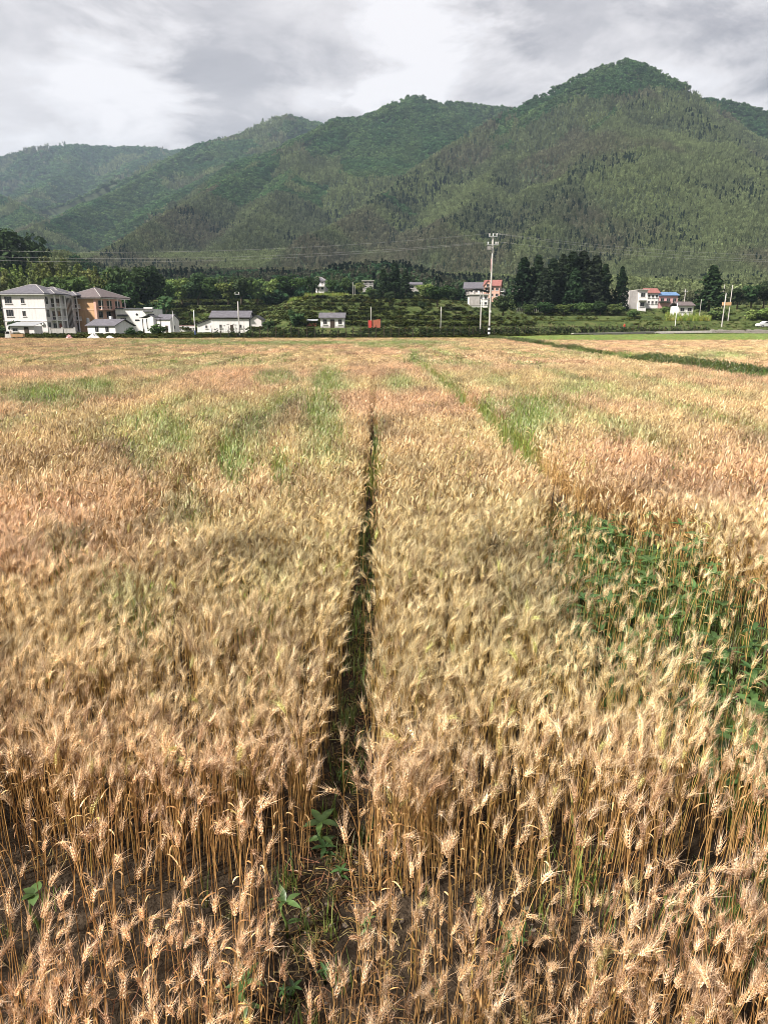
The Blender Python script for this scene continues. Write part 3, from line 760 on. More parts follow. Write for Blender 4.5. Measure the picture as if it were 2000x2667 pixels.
def greenness(X, Y):
    g = np.zeros(np.shape(X)); wob = 0.55 * (fbm(X, Y, 1.6, 3, 200) - 0.5) * 2
    ww = 0.5 * (fbm(X, Y, 0.35, 2, 205) - 0.5) * 2
    for (cx, cy, rx, ry, st) in PW:
        q = 0.85 * np.hypot((X - cx - (Y - cy) * cx / max(cy, 1)) / rx, (Y - cy) / ry) + wob * 0.8 + ww * 0.5
        g = np.maximum(g, st * sstep(1.25, 0.35, q))
    for k in range(-9, 6):          # grass strung out along the old furrows
        if k: g = np.maximum(g, 0.62 * sstep(0.75, 0.15, np.abs(X - furx(Y, k)) + 0.3 * ww) * sstep(0.42, 0.62, vnoise(Y / 9.0, Y * 0 + k * 2.3, 207)) * sstep(9, 16, Y))
    return g


BUND = (15.5, 18.1)


def wheat_far_edge(X): return 95 - 10 * sstep(12, 20, X) + 1.5 * (vnoise(X / 6.0, X * 0, 7) - 0.5)


def wheat_ok(X, Y):
    """probability that wheat stands here"""
    p = 1 - 0.98 * furrow(X, Y)
    tr = sstep(2.28, 2.38, Y + 0.3 * (fbm(X, Y, 0.35, 2, 41) - 0.5)) * sstep(2.95, 2.82, Y + 0.3 * (fbm(X, Y, 0.4, 2, 42) - 0.5))      # bare strip in front
    p = p * (1 - 0.8 * tr)
    p = p * np.where(Y < 2.35, 0.74 + 0.24 * sstep(0.3, 1.2, X), 1)
    p = p * (1 - 0.85 * weedpatch(X, Y))
    p = p * (1 - 0.8 * greenness(X, Y))
    p = p * (1 - sstep(0.3, 0, np.abs(X - (BUND[0] + BUND[1]) / 2) - (BUND[1] - BUND[0]) / 2))
    thin = fbm(X, Y, 0.5, 3, 44); p = p * np.clip(0.45 + 1.2 * thin, 0, 1)
    return np.where(Y > wheat_far_edge(X), 0, p)


def tintw(X, Y, n, amp=1.0):
    """golden, pinkish and grey-brown drifts plus single-plant differences"""
    a = fbm(X, Y, 5.0, 4, 210)[:, None]; b = fbm(X, Y, 1.1, 3, 220)[:, None]; g = greenness(X, Y)[:, None]
    t = np.array([1.0, 1.0, 1.0]) * (0.72 + 0.62 * b) * (0.62 + 0.66 * rng.random((n, 1)))
    pink = sstep(0.45, 0.65, a); t = t * (1 + pink * np.array([0.04, -0.05, 0.02]))
    yl = sstep(0.5, 0.3, a); t = t * (1 + yl * np.array([-0.02, 0.05, -0.02]))
    d = np.hypot(X, Y)[:, None]; 
    t = t * (1 - 0.45 * g * np.array([0.75, 0.05, 0.35]))
    dark = (rng.random((n, 1)) < 0.20); t = np.where(dark, t * np.array([0.52, 0.46, 0.44]), t); pale = rng.random((n, 1)) < 0.18; t = np.where(pale, t * np.array([1.2, 1.25, 1.35]), t)
    spot = sstep(0.62, 0.74, fbm(X, Y, 1.3, 3, 225))[:, None]; t = t * (1 - 0.42 * spot)
    gr = rng.random((n, 1)) < 0.022; t = np.where(gr, t * np.array([0.78, 0.95, 0.62]), t)
    return t


WIND = 0.35      # ears mostly nod to the right, away from the camera


def wheat_rot(n): return np.where(rng.random(n) < 0.62, rng.normal(WIND, 0.95, n), rng.random(n) * 6.28)


def in_view(X, Y, z=0.6, margin=0.25):
    c, s = math.cos(PITCH), math.sin(PITCH); dz = z - HCAM; zc = Y * c - dz * s; yc = Y * s + dz * c
    return (zc > 0.2) & (np.abs(X / zc) < 1000 / FPX + margin) & (yc / zc > -CY / FPX - 0.12) 


NV = 14
WP = [wheat_plant(500 + i) for i in range(NV)]


def build_wheat():
    # nearest: single plants
    area = 2 * 6.8 * 9.0; n = int(area * 640)
    X = (rng.random(n) * 2 - 1) * 6.8; Y = 0.9 + rng.random(n) * 9.0
    k = in_view(X, Y) & (rng.random(n) < wheat_ok(X, Y) * (0.35 + 0.65 * sstep(0.36, 0.52, fbm(X, Y, 0.16, 2, 47))) * sstep(9.9, 6.2, Y)); X, Y = X[k], Y[k]; n = len(X)
    sc = 0.88 + 0.26 * rng.random(n) + 0.10 * (fbm(X, Y, 1.2, 2, 46) - 0.5) + 0.22 * (fbm(X, Y, 0.22, 2, 48) - 0.5); sc = np.where(rng.random(n) < 0.12, sc * 0.8, sc); sc = np.where(Y < 2.35, sc * (0.70 + 0.2 * rng.random(n)), sc)
    Z = soil_z(X, Y) - 0.01; ro = wheat_rot(n); idx = rng.integers(0, NV, n); tint = tintw(X, Y, n); tl = rng.normal(0, 0.06, (n, 2))
    # the 300 plants that show largest are things of their own
    sure = in_view(X, Y, 0.55, 0.0) & ((Y * math.sin(PITCH) + (0.55 - HCAM) * math.cos(PITCH)) / (Y * math.cos(PITCH) - (0.55 - HCAM) * math.sin(PITCH)) > -CY / FPX + 0.02)
    order = np.argsort(np.where(sure, np.hypot(X, Y), 1e9))[:300]
    mesh_of = {}
    for v in range(NV):
        for part, mat in (('stem', 'straw_plant'), ('ear', 'ear_plant'), ('awns', 'awn_plant'), ('leaf', 'straw_plant')):
            mesh_of[v, part] = quads_mesh('wheat_' + part, *WP[v][part], MATS[mat])
    for i in order:
        t = thing('wheat_plant', 'single ripe bearded wheat plant in the sparse front rows nearest the viewer', 'wheat', (X[i], Y[i], Z[i]), ro[i], 'wheat plants of the front rows')
        t.rotation_euler = (tl[i, 0], tl[i, 1], ro[i]); t.scale = (sc[i],) * 3; col = (*[float(q) for q in tint[i]], 1)
        v = int(idx[i]); par = {}
        for part in ('stem', 'ear', 'leaf'):
            o = link(part, mesh_of[v, part], t); o.color = col; par[part] = o
        o = link('awns', mesh_of[v, 'awns'], par['ear']); o.color = col
    rest = np.ones(n, bool); rest[order] = False
    pts = np.stack([X, Y, Z], 1)[rest]
    scatter('wheat_near', pts, ro[rest], sc[rest], idx[rest], tint[rest], [join_parts('wheat_kind_%d' % i, [WP[i]]) for i in range(NV)], tl[rest])
    print('near wheat', len(pts))
    # middle: small clumps
    ya, yb, sp = 5.9, 36.0, 0.165
    gx = np.arange(-24, 24, sp); gy = np.arange(ya, yb, sp); X, Y = [a.ravel() for a in np.meshgrid(gx, gy)]
    X = X + (rng.random(len(X)) - 0.5) * sp * 1.2; Y = Y + (rng.random(len(X)) - 0.5) * sp * 1.2
    k = in_view(X, Y, 0.6, 0.06) & (rng.random(len(X)) < np.where(furrow(X, Y) + weedpatch(X, Y) > 0.25, 0.55, 1) * sstep(5.8, 9.4, Y) * wheat_ok(X, Y) ** 0.8); X, Y = X[k], Y[k]; n = len(X)
    sc = 0.9 + 0.22 * rng.random(n) + 0.12 * (fbm(X, Y, 1.2, 2, 46) - 0.5)
    scatter('wheat_middle', np.stack([X, Y, np.full(n, 0.02)], 1), rng.normal(WIND, 0.5, n), sc, rng.integers(0, 8, n), tintw(X, Y, n), [wheat_clump('wheat_clump_%d' % i, 600 + i, 11, 0.125, 1) for i in range(8)]); print('mid wheat', n)
    ya, yb, sp = 35.6, 96.5, 0.40
    gx = np.arange(-66, 66, sp); gy = np.arange(ya, yb, sp); X, Y = [a.ravel() for a in np.meshgrid(gx, gy)]
    X = X + (rng.random(len(X)) - 0.5) * sp * 1.2; Y = Y + (rng.random(len(X)) - 0.5) * sp * 1.2
    k = in_view(X, Y, 0.6, 0.04) & (rng.random(len(X)) < wheat_ok(X, Y) ** 0.7); X, Y = X[k], Y[k]; n = len(X)
    sc = 0.88 + 0.2 * rng.random(n) + 0.16 * (fbm(X, Y, 2.2, 2, 46) - 0.5)
    scatter('wheat_far', np.stack([X, Y, np.full(n, 0.0)], 1), rng.normal(WIND, 0.6, n), sc, rng.integers(0, 6, n), tintw(X, Y, n), [wheat_clump('wheat_tile_%d' % i, 700 + i, 55, 0.30, 2) for i in range(6)]); print('far wheat', n)


def gt(n, base, v=0.35): return np.array(base) * (1 - v + 2 * v * rng.random((n, 1))) * (1 + 0.12 * rng.normal(size=(n, 3)))


def build_grass():
    # grass inside the wheat's green patches
    tufts = [grass_tuft('grass_tuft_%d' % i, 800 + i, 26, 0.12, 0.66, 0.0042, True) for i in range(5)]
    P = []
    for ya, yb, xw, sp in ((1.0, 10, 6.5, 0.13), (10, 36, 23, 0.2)):
        gx = np.arange(-xw, xw, sp); gy = np.arange(ya, yb, sp); X, Y = [a.ravel() for a in np.meshgrid(gx, gy)]
        X = X + (rng.random(len(X)) - 0.5) * sp * 1.4; Y = Y + (rng.random(len(X)) - 0.5) * sp * 1.4
        pr = greenness(X, Y) * 0.95 + 0.003 + 0.02 * sstep(0.6, 0.75, fbm(X, Y, 2.5, 3, 230)); k = in_view(X, Y, 0.5, 0.06) & (rng.random(len(X)) < pr * (1 - 0.7 * furrow(X, Y))); P.append(np.stack([X[k], Y[k]], 1))
    P = np.concatenate(P); n = len(P)
    big = greenness(P[:, 0], P[:, 1])
    scatter('grass_in_wheat', np.stack([P[:, 0], P[:, 1], np.full(n, 0.03)], 1), rng.random(n) * 6.28, (0.75 + 0.4 * rng.random(n)) * (0.8 + 0.3 * big), rng.integers(0, 5, n), gt(n, (1.15, 1.05, 1.0)), tufts)
    far = [grass_tuft('grass_far_%d' % i, 820 + i, 60, 0.32, 0.62, 0.012, True) for i in range(4)]
    low = [grass_tuft('grass_low_%d' % i, 840 + i, 60, 0.38, 0.34, 0.016) for i in range(4)]
    gx = np.arange(-64, 64, 0.42); gy = np.arange(36, 97, 0.42); X, Y = [a.ravel() for a in np.meshgrid(gx, gy)]
    X = X + (rng.random(len(X)) - 0.5) * 0.5; Y = Y + (rng.random(len(X)) - 0.5) * 0.5
    k = in_view(X, Y, 0.5, 0.04) & (rng.random(len(X)) < greenness(X, Y) + 0.015); P = np.stack([X[k], Y[k], np.full(k.sum(), 0.0)], 1); T_ = gt(len(P), (1.1, 1.0, 1.1)); K = rng.integers(0, 4, len(P)); Sx = 0.85 + 0.35 * rng.random(len(P))
    # grassy bund along the ditch
    m = 6500; Yb = 24 + rng.random(m) ** 1.3 * 84; Xb = BUND[0] - 0.1 + rng.random(m) * (BUND[1] - BUND[0] + 0.2) + 0.5 * (vnoise(Yb / 5, Yb * 0, 4) - 0.5); k = in_view(Xb, Yb, 0.5, 0.05); Xb, Yb = Xb[k], Yb[k]; m = len(Xb)
    dk = sstep(0.45, 0.62, fbm(Xb, Yb, 4.0, 3, 240))[:, None]; tb = gt(m, (0.95, 0.9, 0.95)) * (1 - 0.5 * dk)
    hb = (0.5 + 0.45 * rng.random(m)) * (0.75 + 0.65 * dk[:, 0])
    # bright young grass beyond the wheat
    gx = np.arange(-72, 92, 0.6); gy = np.arange(84, 158, 0.6); X, Y = [a.ravel() for a in np.meshgrid(gx, gy)]
    X = X + (rng.random(len(X)) - 0.5) * 0.6; Y = Y + (rng.random(len(X)) - 0.5) * 0.6
    lim = np.interp(X, [-80, -25, 15, 30, 60, 100], [108, 116, 119, 135, 152, 160]); k = in_view(X, Y, 0.3, 0.03) & (Y < lim) & (Y > wheat_far_edge(X) - 0.5); X, Y = X[k], Y[k]; q = len(X)
    right = sstep(10, 22, X)[:, None]; tq = gt(q, (1, 1, 1), 0.25) * (np.array([1.25, 1.2, 1.2]) * right + (1 - right) * np.array([1.5, 0.95, 1.2]) * (0.6 + 0.7 * fbm(X, Y, 9, 3, 250)[:, None]))
    A = np.concatenate([P, np.stack([Xb, Yb, np.full(m, 0.02)], 1), np.stack([X, Y, np.full(q, 0.0)], 1)])
    I = np.concatenate([K, rng.integers(0, 4, m), 4 + rng.integers(0, 4, q)]); SS = np.concatenate([Sx, hb, 0.8 + 0.4 * rng.random(q)])
    scatter('grass_far', A, rng.random(len(A)) * 6.28, SS, I, np.concatenate([T_, tb, tq]), far + low); print('grass', n, len(A))
    # grass and herbs over the terraces
    herbs = [crown_mesh('herb_%d' % i, [((r_[0], r_[1], 0.25 + 0.2 * r_[2]), (0.35, 0.35, 0.3)) for r_ in np.random.default_rng(900 + i).normal(0, 0.3, (4, 3))], 14, 0.14, 900 + i, MATS['canopy']) for i in range(4)]
    n = 150000; X = (rng.random(n) * 2 - 1) * 175; Y = 122 + rng.random(n) ** 1.25 * 175
    k = (np.abs(X) < Y * 0.62 + 5) & (Y > np.interp(X, [-80, -25, 15, 30, 60, 100], [117, 119, 121, 137, 153, 161])); 
    for hx, hy, hr in HOUSE_CLEAR: k &= ((X - hx) ** 2 + (Y - hy) ** 2 > (hr * 0.8) ** 2)
    X, Y = X[k], Y[k]; n = len(X); Z = terr(X, Y)
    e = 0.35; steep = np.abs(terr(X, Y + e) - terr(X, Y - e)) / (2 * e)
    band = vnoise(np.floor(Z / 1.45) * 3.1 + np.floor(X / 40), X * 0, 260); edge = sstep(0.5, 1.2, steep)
    near = sstep(150, 135, Y)
    kk = (rng.random(n) < np.maximum(0.12, edge)) | ((near > 0.3) & (rng.random(n) < 0.6)); X, Y, Z, band, edge, near = (a[kk] for a in (X, Y, Z, band, edge, near)); n = len(X)
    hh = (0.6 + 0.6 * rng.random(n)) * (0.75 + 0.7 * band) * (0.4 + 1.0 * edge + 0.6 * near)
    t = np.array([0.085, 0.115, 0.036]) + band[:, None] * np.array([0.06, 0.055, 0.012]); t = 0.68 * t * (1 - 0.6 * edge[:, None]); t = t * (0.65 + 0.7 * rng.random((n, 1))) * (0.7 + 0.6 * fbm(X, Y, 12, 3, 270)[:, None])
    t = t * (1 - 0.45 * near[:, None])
    br = (rng.random(n) < 0.12)[:, None]; t = np.where(br, t * np.array([1.25, 0.9, 0.9]), t)
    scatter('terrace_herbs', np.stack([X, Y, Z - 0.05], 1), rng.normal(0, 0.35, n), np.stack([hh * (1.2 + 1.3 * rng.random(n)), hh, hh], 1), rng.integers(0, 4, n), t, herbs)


# ------------------------------------------------------------------ placing things in the middle distance
def hit(u, v):
    """where the pixel's line of sight meets the ground"""
    d = pixdir(u, v); Y = np.arange(60, 420, 0.25); t = Y / d.y; z = HCAM + d.z * t; g_ = terr(d.x * t, Y); i = np.nonzero(z <= g_)[0]
    y = float(Y[i[0]]) if len(i) else 300.0
    return Vector((d.x * y / d.y, y, tz(d.x * y / d.y, y)))


def mpp(p): return (p.y * math.cos(PITCH) - (p.z - HCAM) * math.sin(PITCH)) / FPX


def zat(v, Y): return at(1000, v, Y).z


MT = MATS


class House:
    """front wall on y=0 facing the viewer, right wall on x=w; origin at the front right corner of the ground plan"""
    def __init__(s, name, label, u, v, D=None, rz=0.0, cat='house', zb=None):
        p = hit(u, v) if D is None else at(u, v, D)
        if zb is not None: p.z = zb
        s.t = thing(name, label, cat, p, R(rz)); s.p = p; s.m = mpp(p); HOUSE_CLEAR.append((p.x - 2, p.y + 4, 9))
    def part(s, name, mb, mat, parent=None, smooth=False): return mb.build(name, MT[mat] if isinstance(mat, str) else mat, parent or s.t, smooth)
    def wall(s, x0, x1, y0_, y1, z0, z1, mat='white_wall', name='wall'): return s.part(name, MB().box(x0, x1, y0_, y1, z0, z1), mat)
    def win(s, side, a, z, w, h, pl, frame='frame', name='window', bars=1, sill=True):
        """side 'f' (front wall at y=pl) or 'r' (right wall at x=pl); a = centre along the wall"""
        f, t = 0.07, 0.07; mb = MB(); gl = MB(); x0, x1 = a - w / 2, a + w / 2

        def bx(m, p, q, za, zb, d0, d1):
            if side == 'f': m.box(p, q, pl - d1, pl - d0, za, zb)
            else: m.box(pl + d0, pl + d1, p, q, za, zb)
        bx(mb, x0, x0 + f, z, z + h, 0.003, t); bx(mb, x1 - f, x1, z, z + h, 0.003, t); bx(mb, x0 + f, x1 - f, z, z + f, 0.003, t); bx(mb, x0 + f, x1 - f, z + h - f, z + h, 0.003, t)
        for i in range(bars):
            c = x0 + w * (i + 1) / (bars + 1); bx(mb, c - 0.025, c + 0.025, z + f, z + h - f, 0.003, t * 0.8)
        o = s.part(name, mb, frame); bx(gl, x0 + f, x1 - f, z + f, z + h - f, 0.006, 0.025); s.part('pane', gl, 'glass', o)
        if sill:
            sl = MB(); bx(sl, x0 - 0.15, x1 + 0.15, z - 0.12, z - 0.004, 0.004, 0.18); s.part('sill', sl, 'white_trim', o)
        return o
    def balcony(s, side, a0, a1, pl, out, z, n=9, mat='white_trim', h=0.95):
        def bx(m, p, q, za, zb, d0, d1):
            if side == 'f': m.box(p, q, pl - d1, pl - d0, za, zb)
            else: m.box(pl + d0, pl + d1, p, q, za, zb)
        m = MB(); bx(m, a0, a1, z - 0.2, z, 0.004, out); o = s.part('balcony', m, mat)
        r = MB(); bx(r, a0, a1, z + h - 0.09, z + h, out - 0.14, out); bx(r, a0, a0 + 0.1, z + h - 0.09, z + h, 0.004, out - 0.143); bx(r, a1 - 0.1, a1, z + h - 0.09, z + h, 0.004, out - 0.143); s.part('rail', r, mat, o)
        bm = None
        for i in range(n):
            c = a0 + 0.15 + (a1 - a0 - 0.3) * i / (n - 1)
            if bm is None: q = MB(); q.tube([(0, 0, z + 0.003), (0, 0, z + 0.2), (0, 0, z + 0.45), (0, 0, z + h - 0.093)], [0.05, 0.085, 0.05, 0.045], 6, True); bm = q.mesh('baluster', MT[mat])
            b = link('baluster', bm, o); b.location = (c, pl - out + 0.07, 0) if side == 'f' else (pl + out - 0.07, c, 0)
        return o
    def column(s, x, y, z0, z1, r=0.14, mat='white_trim'): return s.part('column', MB().tube([(x, y, z0), (x, y, z0 + 0.15), (x, y, z0 + 0.2), (x, y, z1 - 0.2), (x, y, z1 - 0.15), (x, y, z1)], [r * 1.35, r * 1.35, r, r * 0.9, r * 1.25, r * 1.25], 8), mat)


def villa():
    H = House('villa', 'white three-storey villa with grey hipped roofs at the left edge', 127, 867, rz=-8); m = H.m; w = 122 * m; d = 16.5; ze = zat(766, H.p.y) - H.p.z; zr = zat(741, H.p.y + 6) - H.p.z; x0 = -w
    fl = ze / 3
    H.wall(x0, 0, 0, d, -0.5, ze, 'pinkish_wall')
    for k in (1, 2): H.part('string_course', MB().box(x0 - 0.06, 0.06, -0.07, d, k * fl - 0.28, k * fl - 0.1), 'white_trim')
    H.part('base_course', MB().box(x0 - 0.08, 0.08, -0.09, d - 0.3, -0.45, 0.35), 'grey_wall')
    r = H.part('roof', MB().hip(x0, 0, 0, 10.5, ze, zr - ze, 0.75, 0.22), 'grey_tiles'); H.part('ridge_cap', MB().hipcaps(x0, 0, 0, 10.5, ze, zr - ze, 0.75, 0.22), 'grey_wall', r)
    r2 = H.part('rear_roof', MB().hip(x0 + 2, -0.5, 8.0, d + 0.1, ze + 0.05, zr - ze - 0.4, 0.7, 0.2), 'grey_tiles'); H.part('ridge_cap', MB().hipcaps(x0 + 2, -0.5, 8.0, d + 0.1, ze + 0.05, zr - ze - 0.4, 0.7, 0.2), 'grey_wall', r2)
    H.part('eave', MB().box(x0 - 0.7, 0.7, -0.7, d + 0.6, ze - 0.16, ze - 0.004), 'white_trim')
    for k in (1, 2):
        H.win('f', x0 + 2.1, k * fl + 0.9, 2.0, 1.75, 0, bars=2); H.win('f', x0 + 6.1, k * fl + 0.95, 0.95, 1.35, 0)
    H.win('f', x0 + 2.1, 0.9, 1.8, 1.6, 0, bars=2)
    ac = H.part('air_conditioner', MB().box(-1.7, -0.85, -0.42, -0.004, 2.0, 2.65), 'white_trim'); H.part('fan_grille', MB().tube([(-1.45, -0.425, 2.32), (-1.45, -0.45, 2.32)], 0.24, 10), 'black_paint', ac)
    H.part('drainpipe', MB().tube([(x0 + 0.12, -0.1, ze - 0.2), (x0 + 0.12, -0.1, 0)], 0.07, 6), 'black_paint')
    # the front with its bays looks to the right
    for k in range(3): H.win('r', 0.95, k * fl + 0.75, 1.1, 1.9, 0)
    bx = 1.5
    for k in (1, 2):
        H.balcony('r', 2.2, 7.0, 0, bx, k * fl, 13)
        for q in (3.4, 5.7): H.win('r', q, k * fl + 0.1, 1.35, 2.2, 0, sill=False, name='balcony_door')
    for k in range(3):
        for q in (2.3, 4.6, 6.9): H.column(bx - 0.15, q, k * fl + 0.003, (k + 1) * fl - 0.21, 0.17)
    rb = H.part('bay_roof', MB().hip(-3.2, bx, 2.2, 7.0, ze + 0.01, 1.35, 0.6, 0.2), 'grey_tiles_y'); H.part('ridge_cap', MB().hipcaps(-3.2, bx, 2.2, 7.0, ze + 0.01, 1.35, 0.6, 0.2), 'grey_wall', rb)
    dr = H.part('front_door', MB().xprism([(5.1, 0.05), (6.3, 0.05), (6.3, 1.9), (6.1, 2.25), (5.7, 2.4), (5.3, 2.25), (5.1, 1.9)][::-1], 0.004, 0.06), 'rust'); [H.part('door_jamb', MB().box(0.004, 0.1, q, q + 0.14, 0.05, 2.3), 'white_trim', dr) for q in (4.93, 6.33)]
    H.win('r', 3.4, 0.5, 1.6, 1.9, 0)
    st = H.part('stair_tower', MB().box(0.003, 0.9, 8.0, 10.6, -0.3, ze - 0.17), 'grey_wall')
    for i in range(4): H.part('glass_strip', MB().box(0.903, 0.93, 8.2 + i * 0.6, 8.55 + i * 0.6, 0.6, ze - 0.6), 'glass', st)
    for k in range(3): H.win('r', 11.6, k * fl + 0.7, 1.2, 1.9, 0)
    for k in (1, 2): H.balcony('r', 12.9, d - 0.1, 0, 1.2, k * fl, 9)
    for k in range(3):
        H.win('r', 14.6, k * fl + (0.1 if k else 0.3), 2.0, 2.2, 0, bars=2, sill=False, name='balcony_door')
        for q in (13.0, d - 0.2): H.column(1.07, q, k * fl + 0.003, (k + 1) * fl - 0.21, 0.15)
    rc = H.part('bay_roof', MB().hip(-2.8, 1.2, 12.6, d + 0.1, ze + 0.02, 1.2, 0.6, 0.2), 'grey_tiles_y'); H.part('ridge_cap', MB().hipcaps(-2.8, 1.2, 12.6, d + 0.1, ze + 0.02, 1.2, 0.6, 0.2), 'grey_wall', rc)


def orange_house():
    H = House('village_house', 'orange and salmon three-storey house with brown hipped roof beside the villa', 258, 868, D=196, rz=-14, zb=0.03); m = H.m; Y = H.p.y; ze = zat(776, Y); zr = zat(750, Y + 6); w = 9.0; d = 12.0; fl = ze / 3
    H.wall(-w, 0, 0, d, -0.3, ze, 'orange_wall'); H.part('side_facing', MB().box(0.003, 0.06, 0.002, d - 0.01, -0.3, ze - 0.01), 'salmon_wall')
    H.part('corner_pier', MB().box(-0.5, 0.2, -0.15, 0.35, -0.3, ze - 0.02), 'salmon_wall')
    H.part('floor_band', MB().box(-w - 0.02, -0.503, -0.06, d, 2 * fl - 0.2, 2 * fl - 0.05), 'salmon_wall')
    r = H.part('roof', MB().hip(-w, 1.6, 0, d, ze, zr - ze, 0.9, 0.25), 'brown_tiles'); H.part('ridge_cap', MB().hipcaps(-w, 1.6, 0, d, ze, zr - ze, 0.9, 0.25), 'grey_wall', r)
    H.part('eave', MB().box(-w - 0.8, 2.3, -0.8, d + 0.8, ze - 0.15, ze - 0.004), 'white_trim')
    H.balcony('r', 0.5, d - 0.3, 0.06, 1.5, 2 * fl, 15, 'salmon_wall', 0.8)
    for q in (0.7, 4.2, 8.0, d - 0.5): H.column(1.42, q, 2 * fl + 0.004, ze - 0.155, 0.13)
    for q in (2.2, 6.0, 9.8): H.win('r', q, 2 * fl + 0.3, 2.2, 2.1, 0.06, sill=False)
    for k in (0, 1):
        for q in (1.7, 5.3, 9.0): H.win('r', q, k * fl + 0.8, 1.9 if q < 8 else 1.4, 1.75, 0.06)
    H.win('f', -w + 1.2, 2 * fl + 1.0, 1.2, 1.4, 0)
    tk = H.part('water_tank', MB().tube([(-1.2, -1.2, 2.0), (-1.2, -1.2, 3.6), (-1.2, -1.2, 3.8)], [0.45, 0.45, 0.15], 10), 'galvanised'); tk.location = (0.3, -1.6, 0)


def gable_end(H, x, y0_, y1, z0, h, mat):
    """triangular wall under a gable roof, on the plane x"""
    ym = (y0_ + y1) / 2; return H.part('gable', MB().xprism([(y0_, z0), (y1, z0), (ym, z0 + h)][::-1], x - 0.12, x), mat)


def left_group():
    H = House('storage_shed', 'low whitewashed shed with grey tiled gable roof in front of the orange house', 303, 875, rz=-24, cat='shed'); m = H.m; w = 7.6; d = 5.2; ze = zat(850, H.p.y); zr = zat(833, H.p.y + 2)
    H.wall(-w, 0, 0, d, -0.3, ze, 'white_wall'); H.part('roof', MB().gable(-w, 0, 0, d, ze + 0.003, zr - ze, 0.35, 0.15), 'grey_tiles'); gable_end(H, -0.003, 0.02, d - 0.02, ze + 0.002, zr - ze - 0.1, 'white_wall')
    for q in (-5.0, -2.2): H.win('f', q, 0.7, 0.95, 1.1, 0)
    H.part('chimney', MB().box(-4.1, -3.6, 2.7, 3.2, zr - 0.3, zr + 0.7), 'white_wall')
    H = House('tin_shed', 'small lean-to shed with pale sheet roof in the villa yard', 92, 874, rz=-6, cat='shed'); w = 66 * H.m; ze = zat(850, H.p.y)
    H.wall(-w, 0, 0, 3.0, -0.2, ze, 'pinkish_wall'); H.part('roof', MB().xprism([(-0.5, ze + 0.05), (3.2, ze + 0.75), (3.2, ze + 0.83), (-0.5, ze + 0.13)][::-1], -w - 0.4, 0.4), 'galvanised'); H.part('door', MB().box(-2.2, -1.2, -0.06, -0.004, -0.1, 1.75), 'dark_wood'); H.win('f', -4.2, 0.8, 1.2, 0.7, 0)
    # garden wall in front of the villa
    p = hit(166, 872); mm = mpp(p); t = thing('garden_wall', 'rough grey concrete garden wall in front of the villa balconies', 'wall', p, R(-6))
    MB().box(-35 * mm, 33 * mm, 0, 0.25, -0.2, 1.35).build('wall_slab', MT['grey_wall'], t); MB().box(-35 * mm - 0.05, 33 * mm + 0.05, -0.06, 0.31, 1.353, 1.45).build('coping', MT['concrete'], t)
    for q in (-35, -1, 33): MB().box(q * mm - 0.2, q * mm + 0.2, -0.1, 0.35, -0.2, 1.6).build('pier', MT['grey_wall'], t)
    # white courtyard house
    H = House('courtyard_house', 'plain white courtyard house with black-tiled hoods and a round wall opening', 403, 866, D=200, rz=-5, zb=1.2); m = H.m; Y = H.p.y; w = 100 * m; zt = zat(805, Y) - H.p.z
    H.wall(-w, 0, 0, 7, -1.2, zt); H.part('coping', MB().xprism([(-0.25, zt + 0.003), (0.3, zt + 0.3), (0.85, zt + 0.003)][::-1], -w - 0.1, 0.1), 'dark_tiles')
    a = 23 * m; zt2 = zat(801, Y) - H.p.z; H.part('raised_gable', MB().box(-a, 0.05, -0.05, 0.6, zt - 0.4, zt2 + 0.1), 'white_wall'); H.part('hood', MB().xprism([(-0.65, zt - 0.75), (-0.05, zt - 0.35), (-0.053, zt - 0.75)][::-1], -a - 0.1, 0.2), 'dark_tiles')
    H.part('hood', MB().xprism([(-0.7, zat(824, Y) - H.p.z), (-0.004, zat(819, Y) - H.p.z), (-0.004, zat(824, Y) - H.p.z)][::-1], -95 * m, -66 * m), 'dark_tiles')
    H.win('f', -80 * m, zat(836, Y) - H.p.z, 1.7, 0.9, 0, bars=2, sill=False)
    H.part('round_window', MB().tube([(-43 * m, -0.004, zat(819, Y) - H.p.z), (-43 * m, -0.05, zat(819, Y) - H.p.z)], 0.32, 14), 'glass')
    H.part('fan_window', MB().yprism([(-43 * m - 0.75, zat(836, Y) - H.p.z), (-43 * m + 0.75, zat(836, Y) - H.p.z), (-43 * m + 0.55, zat(832, Y) - H.p.z), (-43 * m - 0.55, zat(832, Y) - H.p.z)], -0.05, -0.004), 'glass')
    # gate pavilion with upswept roof
    p = at(398, 866, 178); p.z = 0.03; m = mpp(p); t = thing('gate_pavilion', 'small gate pavilion with dark upswept tile roof left of the white cottage', 'pavilion', p, R(-8)); ze = zat(834, 178); zr = zat(821, 178)
    b = MB(); n = 9; prof = []
    for i in range(n):
        q = -1 + 2 * i / (n - 1); prof.append((q * 2.5, ze + (zr - ze) * (1 - abs(q)) ** 0.75 + 0.45 * abs(q) ** 6))
    b.yprism([(x, z + 0.16) for x, z in prof] + [(x, z) for x, z in prof[::-1]], -1.5, 1.5)
    b.build('roof', MT['dark_tiles'], t); MB().tube([(0, -1.55, zr + 0.2), (0, 1.55, zr + 0.2)], 0.14, 6).build('ridge_cap', MT['dark_tiles'], t)
    for x in (-1.8, 1.8):
        for y in (-1.1, 1.1): MB().tube([(x, y, -0.1), (x, y, ze + 0.35)], 0.11, 7).build('post', MT['dark_wood'], t)
    MB().box(-1.85, 1.85, -1.0, -0.85, -0.1, 1.0).build('low_wall', MT['white_wall'], t)
